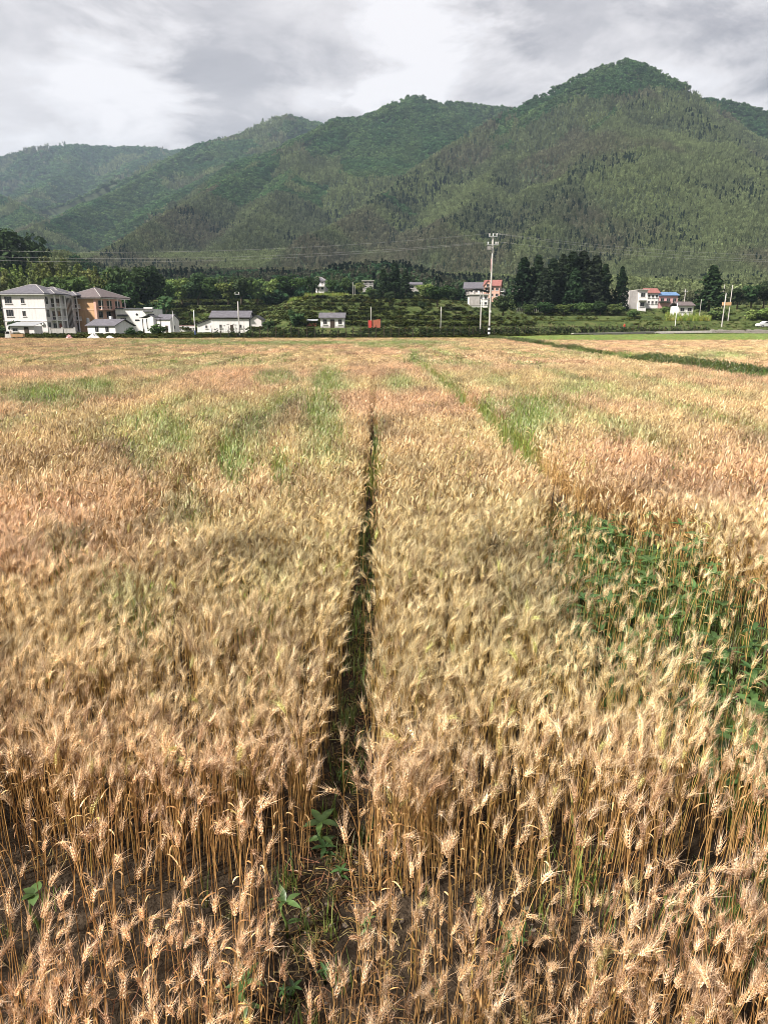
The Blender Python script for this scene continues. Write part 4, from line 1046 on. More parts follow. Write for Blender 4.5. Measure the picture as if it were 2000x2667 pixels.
    H = House('cottage', 'small white cottage with grey roof between the pavilion and the thin white poles', 446, 866, rz=-18); m = H.m; ze = zat(833, H.p.y) - H.p.z; zr = zat(820, H.p.y + 2) - H.p.z; w = 4.2; d = 4.0
    H.wall(-w, 0, 0, d, -0.8, ze); H.part('roof', MB().gable(-w, 0, 0, d, ze + 0.003, zr - ze, 0.3, 0.15), 'grey_tiles'); gable_end(H, -0.003, 0.02, d - 0.02, ze + 0.002, zr - ze - 0.1, 'white_wall'); H.win('r', 1.8, 0.8, 0.5, 1.0, 0); H.part('door', MB().box(-1.6, -0.8, -0.05, -0.004, -0.1, 1.8), 'dark_wood')
    p = hit(484, 864); m = mpp(p); t = thing('boundary_wall', 'low white boundary wall left of the long white house', 'wall', p); h_ = zat(849, p.y) - p.z
    MB().box(-30 * m, 26 * m, 0, 0.24, -0.8, h_).build('wall_slab', MT['white_wall'], t); MB().box(-30 * m - 0.05, 26 * m + 0.05, -0.06, 0.3, h_ + 0.003, h_ + 0.1).build('coping', MT['faded_pink'], t)
    # long white house
    H = House('long_house', 'long single-storey white house with grey roof and lean-to wings', 650, 863); m = H.m; Y = H.p.y; zb = H.p.z; w = 98 * m; d = 6.5; ze = zat(828, Y) - zb; zr = zat(811, Y + 3) - zb
    H.wall(-w, 0, 0, d, -1.2, ze); H.part('roof', MB().gable(-w, 0, 0, d, ze + 0.003, zr - ze, 0.45, 0.18), 'grey_tiles'); gable_end(H, -0.003, 0.02, d - 0.02, ze + 0.002, zr - ze - 0.1, 'white_wall'); H.part('eave_beam', MB().box(-w - 0.3, 0.3, -0.3, -0.004, ze - 0.22, ze - 0.02), 'dark_wood')
    x1 = -w - 0.003; ww = 38 * m; zl = zat(845, Y) - zb
    H.part('left_wing', MB().yprism([(x1 - ww, -1.2), (x1, -1.2), (x1, ze - 0.35), (x1 - ww, zl)], 0.3, d - 0.3), 'white_wall'); H.part('left_roof', MB().yprism([(x1 - ww - 0.3, zl), (x1 - 0.003, ze - 0.2), (x1 - 0.003, ze - 0.06), (x1 - ww - 0.3, zl + 0.14)], -0.1, d), 'dark_tiles')
    rw = 30 * m; za = zat(833, Y) - zb; zp = zat(823, Y) - zb
    H.part('right_wing', MB().yprism([(0.2, -1.2), (0.2 + rw, -1.2), (0.2 + rw, za), (0.2 + rw / 2, zp), (0.2, za)], 0.4, d), 'pinkish_wall')
    for sg in (-1, 1):
        xa = 0.2 + rw / 2; xb = xa + sg * (rw / 2 + 0.25); q = [(xa, zp + 0.02), (xb, za - 0.1), (xb, za + 0.04), (xa, zp + 0.17)]
        H.part('wing_roof', MB().yprism(q if sg < 0 else q[::-1], 0.1, d + 0.2), 'dark_tiles')
    H.part('door', MB().box(-49 * m, -41 * m, -0.06, -0.004, -0.05, zat(846, Y) - zb), 'dark_wood')
    H.win('f', -74 * m, zat(854, Y) - zb, 0.62, 0.85, 0); H.win('f', -23 * m, zat(854, Y) - zb, 0.62, 0.85, 0); H.win('f', -112 * m, zat(855, Y) - zb, 0.5, 0.75, 0.3)
    for i, (uu, vv) in enumerate(((-66, 849), (-56, 845), (-42, 845), (-36, 847))):
        r = random.Random(i); b = MB()
        for q in range(5): b.yprism([(uu * m + r.uniform(-.3, .3) + a2, zat(vv, Y) - zb + r.uniform(-.15, .15) + c2) for a2, c2 in ((0, 0), (0.25, 0.03), (0.2, 0.1), (0.02, 0.07))], -0.012 - q * 0.004, -0.004 - q * 0.004)
        kind(H.part('wall_painting', b, 'frame'), 'stuff')
    # tool house
    H = House('tool_house', 'small white tool house with blue-grey roof standing alone on the terraces', 896, 854, rz=0, cat='hut'); m = H.m; Y = H.p.y; zb = H.p.z; w = 61 * m; d = 4.0; ze = zat(829, Y) - zb; zr = zat(816, Y + 1.5) - zb
    H.wall(-w, 0, 0, d, -1.0, ze); H.part('roof', MB().gable(-w, 0, 0, d, ze + 0.003, zr - ze, 0.4, 0.16), 'grey_tiles'); H.part('base_course', MB().box(-w - 0.03, 0.03, -0.04, d - 0.1, -1.0, 0.32), 'grey_wall')
    H.part('door_recess', MB().box(-36 * m, -24 * m, -0.05, -0.004, 0.0, ze - 0.25), 'dark_wood')
    for q in (-49, -10): H.win('f', q * m, 0.75, 0.85, 1.15, 0)
    p = hit(812, 850); m = mpp(p); t = thing('lean_to', 'small rusty lean-to of sheets left of the tool house', 'shed', p)
    MB().box(-1.2, 1.2, 0, 1.4, -0.5, 0.75).build('wall', MT['rust'], t); MB().xprism([(-0.3, 1.25), (1.6, 1.6), (1.6, 1.66), (-0.3, 1.31)][::-1], -1.5, 1.5).build('roof', MT['galvanised'], t)
    for x in (-1.1, 1.1): MB().tube([(x, 0, 0.7), (x, 0, 1.3)], 0.05, 5).build('post', MT['dark_wood'], t)
    p = hit(975, 855); t = thing('garden_gate', 'rusty red sheet gate on the terraces right of the tool house', 'gate', p, R(-10))
    for i, (a, mt_) in enumerate(((-1.0, 'red_paint'), (0.15, 'rust'), (1.0, 'rust'))): MB().box(a - 0.45, a + 0.4, 0, 0.06, 0.0, 1.7 + 0.1 * i).build('panel', MT[mt_], t)
    for x in (-1.5, -0.35, 1.5): MB().tube([(x, 0.1, -0.4), (x, 0.1, 2.1)], 0.06, 6).build('post', MT['dark_wood'], t)


def hill_houses():
    def simple(name, label, u, v, D, rz, wpx, d, vt, vr, wall='white_wall', roof='grey_tiles', style='hip', floors=2, cols=3, vb=None, rcols=2):
        H = House(name, label, u, v, D, rz); H.p.z = H.t.location.z = zat(v, D); m = H.m; w = wpx * m; ze = zat(vt, D) - H.p.z; zr = zat(vr, D + d / 2) - H.p.z
        H.wall(-w, 0, 0, d, -5, ze, wall)
        if style == 'hip': r = H.part('roof', MB().hip(-w, 0, 0, d, ze, zr - ze, 0.6, 0.2), roof); H.part('ridge_cap', MB().hipcaps(-w, 0, 0, d, ze, zr - ze, 0.6, 0.2), 'grey_wall', r)
        elif style == 'gable': H.part('roof', MB().gable(-w, 0, 0, d, ze + 0.003, zr - ze, 0.5, 0.18), roof); gable_end(H, -0.003, 0.02, d - 0.02, ze + 0.002, zr - ze - 0.1, wall)
        else: H.part('roof_slab', MB().box(-w - 0.5, 0.5, -0.5, d + 0.5, ze + 0.003, ze + 0.25), roof)
        fl = ze / floors
        for k in range(floors):
            for c in range(cols): H.win('f', -w + w * (c + 0.5) / cols, k * fl + fl * 0.3, min(1.5, w / cols * 0.55), fl * 0.45, 0)
            for c in range(rcols): H.win('r', d * (c + 0.5) / rcols, k * fl + fl * 0.3, 1.1, fl * 0.45, 0)
        return H, w, ze, fl
    H, w, ze, fl = simple('hill_house', 'white two-storey house with grey roof half hidden behind the tall dark tree', 846, 758, 292, -6, 24, 7, 732, 722, floors=2, cols=2)
    H.balcony('f', -w, 0, 0, 1.2, fl, 7)
    simple('hill_house', 'flat-roofed grey house among trees left of the dark conifers', 972, 752, 300, 0, 27, 7, 732, 730, 'grey_wall', 'concrete', 'flat', 2, 2)
    simple('hill_house', 'low house with pale roof edge peeping above the round tree right of the conifers', 1098, 755, 300, 0, 36, 6, 742, 736, 'grey_wall', 'grey_tiles', 'gable', 1, 2)
    H, w, ze, fl = simple('hill_house', 'white house with broad slate-grey gable roof left of the pink house', 1258, 778, 292, -10, 50, 9, 752, 736, 'white_wall', 'grey_tiles', 'gable', 2, 4)
    # pink house
    H, w, ze, fl = simple('hill_house', 'pink house with red tiled roof and balconies behind the tall utility pole', 1300, 776, 284, -14, 40, 8, 745, 730, 'salmon_wall', 'red_tiles', 'gable', 2, 3)
    for k in (0, 1): H.balcony('r', 0.3, 7.7, 0, 1.6, k * fl + 0.3, 9)
    H.part('front_gable', MB().yprism([(-w - 0.2, ze - 0.5), (-w / 2, ze - 0.5), (-w / 2, ze), (-w * 0.75, ze + 2.0), (-w - 0.2, ze)], -0.8, 2.5), 'salmon_wall')
    for sg in (-1, 1):
        xa = -w * 0.76; xb = xa + sg * (w * 0.30); q = [(xa, ze + 2.05), (xb, ze - 0.15), (xb, ze + 0.02), (xa, ze + 2.22)]; H.part('front_gable_roof', MB().yprism(q if sg < 0 else q[::-1], -1.1, 2.6), 'red_tiles')
    H.win('f', -w * 0.76, ze - 0.3, 1.1, 1.1, -0.8)
    # half-built open structure below
    H, w, ze, fl = simple('hill_house', 'open-sided building with black pitched canopy below the slate-roofed house', 1270, 798, 246, -4, 50, 8, 768, 754, 'white_wall', 'concrete', 'flat', 2, 4)
    zp = zat(753, 246) - H.p.z
    for x in (-w, -w * 0.66, -w * 0.33, -0.1):
        for y in (0.1, 7.5): H.column(x, y, ze + 0.26, ze + 1.6, 0.09, 'dark_wood')
    H.part('canopy', MB().yprism([(-w - 0.5, ze + 1.2), (-w * 0.62, zp), (-w * 0.35, zp - 0.2), (0.6, ze + 0.9), (0.6, ze + 1.1), (-w * 0.35, zp), (-w * 0.62, zp + 0.2), (-w - 0.5, ze + 1.4)][::-1], -0.6, 8.4), 'black_paint')
    H.part('dark_front', MB().box(-w + 0.2, -w * 0.42, -0.2, -0.08, 0.3, ze - 0.1), 'grey_wall')
    simple('hill_house', 'little ochre cottage half hidden in bushes right of the pink house', 1350, 782, 296, -10, 16, 5, 760, 750, 'orange_wall', 'brown_tiles', 'gable', 1, 1)
    # right-hand group
    H, w, ze, fl = simple('hill_house', 'white flat-roofed two-storey house with a plain grey side wall near the right', 1681, 806, 246, 0, 22, 9, 756, 752, 'white_wall', 'concrete', 'flat', 2, 1, rcols=0)
    H.part('side_block', MB().box(-w - 22 * H.m, -w - 0.003, 0.6, 9, -5, ze - 0.1), 'grey_wall'); H.balcony('f', -w, 0, 0, 1.2, fl, 6)
    simple('hill_house', 'white house with rose-red single-pitch roof right of the flat-roofed house', 1712, 796, 256, 0, 30, 7, 764, 752, 'white_wall', 'red_tiles', 'gable', 2, 3)
    H, w, ze, fl = simple('hill_house', 'low building with bright blue sheet roof and grey awning', 1762, 796, 256, 0, 48, 7, 770, 762, 'faded_pink', 'blue_sheet', 'gable', 1, 3)
    H.part('awning', MB().box(-w - 0.3, -w * 0.4, -2.2, -0.004, ze * 0.42, ze * 0.42 + 0.12), 'galvanised')
    simple('hill_house', 'small white cottage with brown roof below the blue-roofed building', 1803, 817, 222, 6, 40, 5, 797, 787, 'white_wall', 'brown_tiles', 'gable', 1, 2)


# ------------------------------------------------------------------ single trees
CT = MT['canopy_tree']
CROWN = {'broad': [crown_mesh('crown', broad_blobs(10 + i, 26), 62, 0.042, 10 + i, CT) for i in range(5)],
         'cedar': [crown_mesh('crown', cone_blobs(20 + i, 60, 0.20), 34, 0.030, 20 + i, CT) for i in range(4)],
         'bamboo': [crown_mesh('crown', plume_blobs(30 + i, 13), 17, 0.034, 30 + i, CT) for i in range(3)],
         'shrub': [crown_mesh('foliage', [((x * 1.1, y * 1.1, (z - 0.25) * 1.0), (a * 1.3, b * 1.3, c * 1.3)) for (x, y, z), (a, b, c) in broad_blobs(40 + i, 13)], 60, 0.06, 40 + i, CT) for i in range(4)]}


def trunk_mesh(seed, kind_):
    r = random.Random(seed); b = MB()
    if kind_ == 'cedar': b.tube([(0, 0, -0.03), (0.004, 0, 0.3), (0, 0.004, 0.7), (0, 0, 0.95)], [0.022, 0.017, 0.01, 0.003], 7)
    elif kind_ == 'shrub':
        for i in range(4): a = i * 1.6 + r.random(); b.tube([(0.02 * math.cos(a), 0.02 * math.sin(a), -0.05), (0.12 * math.cos(a), 0.12 * math.sin(a), 0.2), (0.25 * math.cos(a), 0.25 * math.sin(a), 0.42)], [0.02, 0.014, 0.006], 5)
    else:
        b.tube([(0, 0, -0.04), (0.01, 0.005, 0.15), (-0.008, 0.01, 0.34), (0.01, 0, 0.6)], [0.034, 0.026, 0.021, 0.008], 8)
        for i in range(6): a = i * 1.05 + r.random(); z = 0.22 + 0.05 * i; q = 0.2 + 0.1 * r.random(); b.tube([(0, 0, z), (q * 0.5 * math.cos(a), q * 0.5 * math.sin(a), z + 0.1), (q * math.cos(a), q * math.sin(a), z + 0.2)], [0.014, 0.009, 0.004], 5)
    return b.mesh('trunk', MT['bark'], True)


TRUNK = {k: [trunk_mesh(i, k) for i in range(2)] for k in ('broad', 'cedar', 'shrub')}
CULM = MB().tube([(0, 0, -0.02), (0.03, 0, 0.3), (0.07, 0, 0.6), (0.16, 0, 0.9)], [0.008, 0.0075, 0.006, 0.002], 6).mesh('culm', MT['culm'], True)
TREECOL = {'broad': (0.085, 0.135, 0.048), 'cedar': (0.024, 0.038, 0.021), 'bamboo': (0.135, 0.165, 0.055), 'shrub': (0.08, 0.12, 0.042), 'dark': (0.044, 0.074, 0.032), 'light': (0.15, 0.20, 0.062)}
NAMES = {'broad': 'broadleaf_tree', 'cedar': 'cedar_tree', 'bamboo': 'bamboo_clump', 'shrub': 'shrub'}
CATS = {'broad': 'tree', 'cedar': 'tree', 'bamboo': 'bamboo', 'shrub': 'shrub'}
tcount = [0]


def tree(kind_, label, u, vtop, D, wid=1.0, col=None, group=None, vb=None):
    tcount[0] += 1; i = tcount[0]; r = random.Random(i * 7 + 3)
    if D is None: p = hit(u, vb)
    else: p = at(u, vtop, D)
    z0 = tz(p.x, p.y); h = zat(vtop, p.y) - z0; h /= 0.97 if kind_ in ('cedar',) else (0.98 if kind_ == 'bamboo' else (0.93 if kind_ == 'broad' else 0.78)); h = max(h, 0.6)
    t = thing(NAMES[kind_], label, CATS[kind_], (p.x, p.y, z0), r.random() * 6.28, group); t.scale = (h * wid, h * wid, h)
    c = TREECOL[col or kind_]; fk = r.uniform(0.72, 1.35); c = tuple(q * fk * r.uniform(0.92, 1.08) for q in c)
    o = link('foliage' if kind_ == 'shrub' else 'crown', CROWN[kind_][i % len(CROWN[kind_])], t); o.color = (*c, 1)
    if kind_ == 'bamboo':
        for k in range(6): q = link('culm', CULM, t); q.rotation_euler = (0, 0, k * 1.05 + r.random() * 0.5); q.scale = (1, 1, r.uniform(0.8, 1))
    elif kind_ == 'shrub': link('stems', TRUNK['shrub'][i % 2], t)['kind'] = 'stuff'
    else: link('trunk', TRUNK[kind_][i % 2], t)
    return t


def trees():
    tree('broad', 'tall dark round-topped tree rising above the bamboo at the left edge', 38, 603, 262, 0.95, 'dark')
    for (u, v, D, w) in ((-6, 706, 228, .8), (40, 694, 232, .85), (92, 678, 238, .85), (132, 672, 240, .8), (176, 680, 240, .85), (214, 694, 238, .85), (255, 706, 234, .85), (66, 712, 220, .8), (150, 706, 224, .85), (196, 716, 222, .8), (110, 700, 228, .9), (280, 716, 228, .8)):
        tree('bamboo', 'feathery olive bamboo clump in the grove behind the villa roofs', u, v, D, w * 1.15, group='bamboo behind the villas')
    tree('broad', 'glossy round tree between the villa roofs and the brown roof', 182, 712, 208, 1.0)
    tree('broad', 'big dark tree right of the brown roof', 325, 694, 225, .95, 'dark'); tree('broad', 'dark leafy tree above the white courtyard house', 372, 702, 232, .95, 'dark'); tree('broad', 'shorter dark tree directly right of the orange house', 312, 738, 214, .9, 'dark')
    tree('shrub', 'dark shrub against the right end of the white courtyard house', 408, 770, 214, 1.2, 'dark')
    for i, (u, v) in enumerate(((425, 728), (470, 724), (512, 716), (555, 722), (592, 732), (625, 716), (668, 726), (705, 730), (748, 718), (778, 722))):
        tree('broad', '%s round tree from the left in the row along the top of the terraces' % ('first', 'second', 'third', 'fourth', 'fifth', 'sixth', 'seventh', 'eighth', 'ninth', 'tenth')[i], u, v, 268 + (i * 37 % 13), 0.95 + 0.12 * (i % 3), ('broad', 'light', 'dark')[i % 3], 'trees along the top of the terraces')
    tree('broad', 'dark narrow tree with a clear trunk below the white hillside house', 812, 716, 252, .62, 'dark')
    for u, v, l in ((862, 728, 'first'), (900, 726, 'second'), (938, 736, 'third')):
        tree('broad', l + ' green tree right of the half-hidden white hillside house', u, v, 274, 1.0, 'broad' if u < 930 else 'light')
    tree('cedar', 'left, bushy conifer of the dark group right of the flat-roofed grey house', 998, 702, 250, 1.25); tree('cedar', 'tallest middle conifer of the dark group at mid picture', 1028, 686, 252, 1.2); tree('cedar', 'right conifer of the dark group at mid picture', 1056, 702, 250, 1.2)
    tree('broad', 'dark understorey tree at the foot of the three mid-picture conifers', 1015, 760, 240, 1.0, 'dark'); tree('broad', 'grey-green tree leaning left of the three mid-picture conifers', 965, 748, 252, 1.0, 'broad')
    tree('broad', 'broad light-green tree in front of the low pale-edged roof', 1105, 738, 262, 1.15, 'light'); tree('broad', 'big dark spreading tree above the thin white lamp post', 1140, 742, 222, 1.15, 'dark'); tree('broad', 'dark tree left of the black-canopied building', 1180, 752, 248, 1.0, 'dark'); tree('broad', 'small round tree at the far left foot of the big spreading tree', 1100, 786, 212, 1.1, 'dark')
    tree('broad', 'dark rounded tree directly right of the tall utility pole', 1312, 770, 205, 1.2, 'dark'); tree('broad', 'small bright tree under the black-canopied building', 1238, 800, 212, 1.1, 'broad'); tree('shrub', 'leafy shrub between the short pole and the tall utility pole', 1262, 808, 200, 1.1, 'broad'); tree('broad', 'green tree in front of the pink house balconies', 1330, 772, 250, 1.1, 'broad')
    for i, (u, v, D, w) in enumerate(((1366, 674, 236, 1.15), (1402, 667, 238, 1.0), (1442, 676, 234, 1.1), (1468, 666, 242, .95), (1492, 659, 236, 1.05), (1521, 656, 238, 1.05), (1553, 668, 234, 1.1), (1420, 700, 228, 1.1), (1500, 700, 228, 1.1), (1578, 690, 240, .9))):
        tree('cedar', ('%s cedar from the left in the black-green cedar grove' % ('first', 'second', 'fourth', 'fifth', 'sixth', 'seventh', 'eighth', 'short front third', 'short front middle', 'rightmost')[i]), u, v, D, w * 1.1, group='cedar grove')
    tree('cedar', 'lone slender cedar standing right of the cedar grove', 1622, 697, 238, .9)
    for i, (u, v) in enumerate(((1375, 792), (1420, 786), (1470, 790), (1520, 788), (1565, 786), (1600, 792))):
        tree('broad', 'low green tree under the skirts of the cedar grove', u, v, 224, 1.5, ('broad', 'dark', 'light')[i % 3], 'undergrowth below the cedars')
    tree('cedar', 'dark tall conifer left of the two right-hand leaning poles', 1858, 694, 232, 1.5, 'dark')
    for u, v, l in ((1925, 748, 'left'), (1962, 742, 'middle'), (1996, 736, 'right')): tree('broad', l + ' dark tree of the three at the right edge', u, v, 246, 1.1, 'dark')
    for u, v, vb, l in ((1868, 806, 832, 'rounded dark bush left of the leaning concrete pole'), (1952, 804, 832, 'clipped round bush left of the brighter bush at the right edge'), (1990, 800, 832, 'bright round-topped bush at the right edge'), (1560, 792, 816, 'round bush below the grey side wall of the flat-roofed house'), (1610, 796, 816, 'round bush just left of the flat-roofed house'), (1735, 796, 816, 'brown-green bush below the red-roofed house'), (1645, 806, 826, 'loose shrub beside the stony bank')):
        tree('shrub', l, u, v, None, 1.5, 'broad' if 'bright' not in l else 'light', vb=vb)
    tree('shrub', 'dark shrub left of the tool house', 768, 806, None, 1.0, 'dark', vb=848); tree('shrub', 'lighter shrub just left of the lean-to', 792, 818, None, 1.0, 'light', vb=848); tree('shrub', 'dark bush right of the long white house', 700, 832, None, 1.3, 'dark', vb=862)
    tree('shrub', 'bushy plants growing in front of the gate pavilion', 410, 842, None, 1.3, 'broad', vb=876); tree('shrub', 'dark low bush at the corner of the storage shed', 352, 852, None, 1.4, 'dark', vb=880); tree('shrub', 'small dark tree in the villa yard behind the tin shed', 45, 832, None, 1.1, 'dark', vb=868); tree('shrub', 'low dark bush at the left edge of the villa yard', 8, 848, None, 1.2, 'dark', vb=876)
    tree('shrub', 'reed-like dark clump sticking up from the grass strip at mid field', 1091, 884, None, .7, 'dark', vb=902); tree('shrub', 'small pale bush just left of the reed-like clump', 1066, 878, None, .8, 'broad', vb=888); tree('shrub', 'small weed bush at the far edge of the field left of the concrete pole', 536, 884, None, .8, 'broad', vb=893); tree('shrub', 'tiny green bush left of the utility pole base', 1220, 880, None, .7, 'light', vb=897)


# ------------------------------------------------------------------ poles, wires, fence, walls
def pole(label, u, vb, vt, r0, r1, mat='concrete', name='utility_pole', D=None, cross=None, cat='pole', lean=0.0, cap=None):
    p = hit(u, vb) if D is None else at(u, vb, D)
    if D is not None: p.z = tz(p.x, p.y)
    h = zat(vt, p.y) - p.z; t = thing(name, label, cat, p); MB().tube([(0, 0, -0.5), (0, 0, 0), (lean * h * 0.5, 0, h * 0.5), (lean * h, 0, h)], [r0, r0, (r0 + r1) / 2, r1], 10).build('shaft', MT[mat], t, True)
    if cap: MB().tube([(lean * h, 0, h + 0.003), (lean * h, 0, h + 0.12)], [r1 * 1.5, r1 * 0.6], 8).build('cap', MT['galvanised'], t)
    for (zz, w_, n) in cross or []:
        x0 = lean * h; a = MB().box(x0 - w_ / 2, x0 + w_ / 2, -r1 - 0.12, -r1 - 0.02, zz - 0.05, zz + 0.05).build('crossarm', MT['galvanised'], t)
        for k in range(n):
            x = x0 - w_ / 2 + 0.08 + (w_ - 0.16) * k / max(1, n - 1); MB().tube([(x, -r1 - 0.07, zz + 0.053), (x, -r1 - 0.07, zz + 0.12), (x, -r1 - 0.07, zz + 0.2), (x, -r1 - 0.07, zz + 0.32)], [0.02, 0.07, 0.045, 0.055], 8).build('insulator', MT['porcelain'], a, True)
    return t, p, h


def utilities():
    t, p, h = pole('tall tapered concrete utility pole with striped foot at the field edge', 1273, 880, 614, 0.20, 0.12); X, Y, zt = p.x, p.y, p.z + h
    for i in range(5): MB().tube([(0, 0, 0.25 + i * 0.38), (0, 0, 0.25 + i * 0.38 + 0.377)], 0.208, 12).build('stripe', MT['black_paint' if i % 2 == 0 else 'white_paint'], t, False)
    for zz, w_, xs_, v in ((h - 0.15, 1.5, (-0.62, 0.0, 0.62), 'galvanised'), (h - 1.5, 2.0, (-0.85, 0.5, 0.85), 'galvanised')):
        a = MB().box(-w_ / 2, w_ / 2, -0.26, -0.15, zz - 0.06, zz + 0.06).build('crossarm', MT[v], t)
        for x in xs_: MB().tube([(x, -0.2, zz + 0.063), (x, -0.2, zz + 0.15), (x, -0.2, zz + 0.2), (x, -0.2, zz + 0.4), (x, -0.2, zz + 0.5)], [0.03, 0.1, 0.06, 0.1, 0.05], 8).build('insulator', MT['porcelain'], a, True)
    MB().box(-0.95, -0.3, -0.4, -0.13, h - 2.3, h - 1.75).build('switch_box', MT['frame'], t); MB().tube([(-0.9, -0.2, h - 1.8), (0, -0.14, h - 2.5)], 0.035, 6).build('brace', MT['galvanised'], t)
    MB().tube([(-0.19, -0.1, h * 0.66), (-0.17, -0.1, h * 0.78)], 0.05, 6).build('conduit', MT['faded_pink'], t); MB().box(-0.13, 0.15, -0.27, -0.19, h * 0.255, h * 0.275).build('number_plate', MT['white_paint'], t)

    def wire(label, x, z, X1, Y1, z1, sag):
        pts = []
        for i in range(33):
            q = i / 32; pts.append((X + x + (X1 - X - x) * q, Y - 0.2 + (Y1 - Y) * q, z + (z1 - z) * q - 4 * sag * q * (1 - q)))
        tag(MB().tube(pts, 0.009, 4).build('power_line', MT['wire'], None, True), label, 'wire')
    wire('top power line running left from the tall utility pole', -0.62, zt + 0.36, X - 132, Y, zt + 0.2, 3.0)
    wire('upper of the two lower power lines running left', -0.85, zt - 1.0, X - 132, Y, zt - 0.9, 2.8); wire('lowest power line running left across the foot of the mountains', 0.5, zt - 1.0, X - 132, Y + 3, zt - 1.2, 3.1)
    wire('top power line running right from the tall utility pole', 0.62, zt + 0.36, X + 122, Y + 10, zt + 0.6, 3.4); wire('second power line from the top running right', 0.0, zt + 0.36, X + 122, Y + 14, zt + 0.3, 3.9)
    wire('lowest power line running right toward the frame edge', 0.85, zt - 1.0, X + 122, Y + 10, zt - 0.6, 3.2)
    pole('shorter plain concrete pole just left of the tall utility pole', 1250, 872, 778, 0.17, 0.12, cross=[(8.0, 0.9, 2)])
    pole('slim concrete pole with small crossarm in front of the long white house', 625, 881, 785, 0.14, 0.09, cross=[(7.4, 0.8, 2)])
    t, q, hh = pole('thin white pole with blue painted foot left of the long white house', 510, 880, 808, 0.09, 0.06, 'white_paint', 'lamp_post'); MB().tube([(0, 0, 0), (0, 0, 1.3)], 0.12, 8).build('sleeve', MT['blue_paint'], t)
    pole('thin white pole beside the small white cottage', 454, 866, 810, 0.07, 0.05, 'white_paint', 'lamp_post', cap=1); pole('thin white post on the terraces right of the tool house', 966, 842, 800, 0.06, 0.045, 'white_paint', 'lamp_post', cap=1); pole('thin white post standing behind the fence under the big spreading tree', 1147, 862, 800, 0.06, 0.045, 'white_paint', 'lamp_post', cap=1)
    pole('left of the pair of thin posts below the flat-roofed grey house', 919, 765, 735, 0.1, 0.07, 'concrete', 'lamp_post', D=258); pole('right, shorter one of the pair of thin posts below the flat-roofed grey house', 924, 762, 743, 0.08, 0.06, 'concrete', 'lamp_post', D=262)
    pole('slender white pole below the small brown-roofed cottage', 1757, 850, 790, 0.09, 0.06, 'white_paint', 'lamp_post', cap=1); pole('leaning concrete pole above the stone wall at the right', 1878, 852, 764, 0.17, 0.12, lean=0.01, cap=1)
    t, q, hh = pole('second concrete pole with rusty platform behind the leaning pole', 1897, 818, 742, 0.15, 0.1, D=205); MB().box(-2.2, 0.2, -0.3, 0.3, hh * 0.44, hh * 0.53).build('platform', MT['orange_wall'], t)
    pole('wooden pole with crossarm right of the blue-roofed building', 1779, 805, 752, 0.14, 0.1, D=232, cross=[(6.3, 1.3, 3)]); pole('short post near the lower end of the dark tall conifer', 1822, 810, 780, 0.1, 0.07, D=226); pole('thin far pole beside the dark tall conifer', 1835, 800, 742, 0.09, 0.07, D=250); pole('distant pole between the dark tall conifer and the paired poles', 1880, 790, 740, 0.09, 0.07, D=255)

    # netting fence along the far edge of the field
    line = [hit(u, v) for u, v in ((556, 884.5), (800, 884), (1000, 883.5), (1200, 881.5), (1330, 877), (1500, 872), (1700, 868.5), (1850, 866.5))]
    o0 = line[0]; t = thing('netting_fence', 'long dark netting fence on wooden stakes along the far edge of the field', 'fence', (o0.x, o0.y, 0.03)); pm = MB().tube([(0, 0, -0.3), (0, 0, 1.0), (0.015, 0, 2.1)], [0.06, 0.05, 0.04], 5).mesh('stake', MT['dark_wood'])
    net = MB(); vine = []; r = np.random.default_rng(3); acc = 0.0
    for a, b in zip(line[:-1], line[1:]):
        L = (b - a).length; n = int(L / 1.25)
        for i in range(n):
            q = a.lerp(b, i / n); s_ = link('stake', pm, t); s_.location = (q.x - o0.x, q.y - o0.y, 0); s_.rotation_euler = (r.normal(0, .04), r.normal(0, .04), 0); s_.scale.z = r.uniform(.85, 1.12)
        d = (b - a) / L
        for k in range(7): z = 0.15 + k * 0.28; net.tube([(a.x - o0.x, a.y - o0.y, z), (b.x - o0.x, b.y - o0.y, z)], 0.012, 3, False)
        for i in range(int(L / 0.3)):
            q = a + d * (i * 0.3); net.tube([(q.x - o0.x, q.y - o0.y, 0.05), (q.x - o0.x, q.y - o0.y, 1.85)], 0.011, 3, False)
        for i in range(int(L / 0.22)):
            q = a + d * r.uniform(0, L); V, F = leaf_cards(9, (q.x - o0.x, q.y - o0.y + r.uniform(0, 1.0), r.uniform(0.2, 1.5)), (0.5, 0.3, 0.4), 0.17, r); vine.append(V)
    kind(net.build('netting', MT['net'], t), 'stuff'); V = np.concatenate(vine); o = link('vines', npmesh('vines', V, np.arange(len(V)).reshape(-1, 4), CT), t); o.color = (0.03, 0.045, 0.02, 1); kind(o, 'stuff')

    # concrete channel edge and stone wall on the right
    ln_ = [hit(u, v) for u, v in ((1490, 874), (1560, 873), (1700, 869.5), (1852, 867))]; b = MB()
    for a, c in zip(ln_[:-1], ln_[1:]):
        d = (c - a).normalized(); nrm = Vector((-d.y, d.x, 0)) * 0.35; zt_ = 0.5
        b.add([a - nrm, c - nrm, c + nrm, a + nrm] + [q + Vector((0, 0, zt_)) for q in (a - nrm, c - nrm, c + nrm, a + nrm)], [(0, 1, 5, 4), (1, 2, 6, 5), (2, 3, 7, 6), (3, 0, 4, 7), (4, 5, 6, 7)])
    tag(b.build('irrigation_channel', MT['concrete']), 'grey concrete irrigation channel edge along the bright green strip', 'channel')
    a = hit(1852, 869); m = mpp(a); t = thing('stone_wall', 'rough stone retaining wall at the right edge beyond the green strip', 'wall', (a.x, a.y, a.z)); x = 0.0; r = random.Random(5); row_h = [0.0, 0.42]
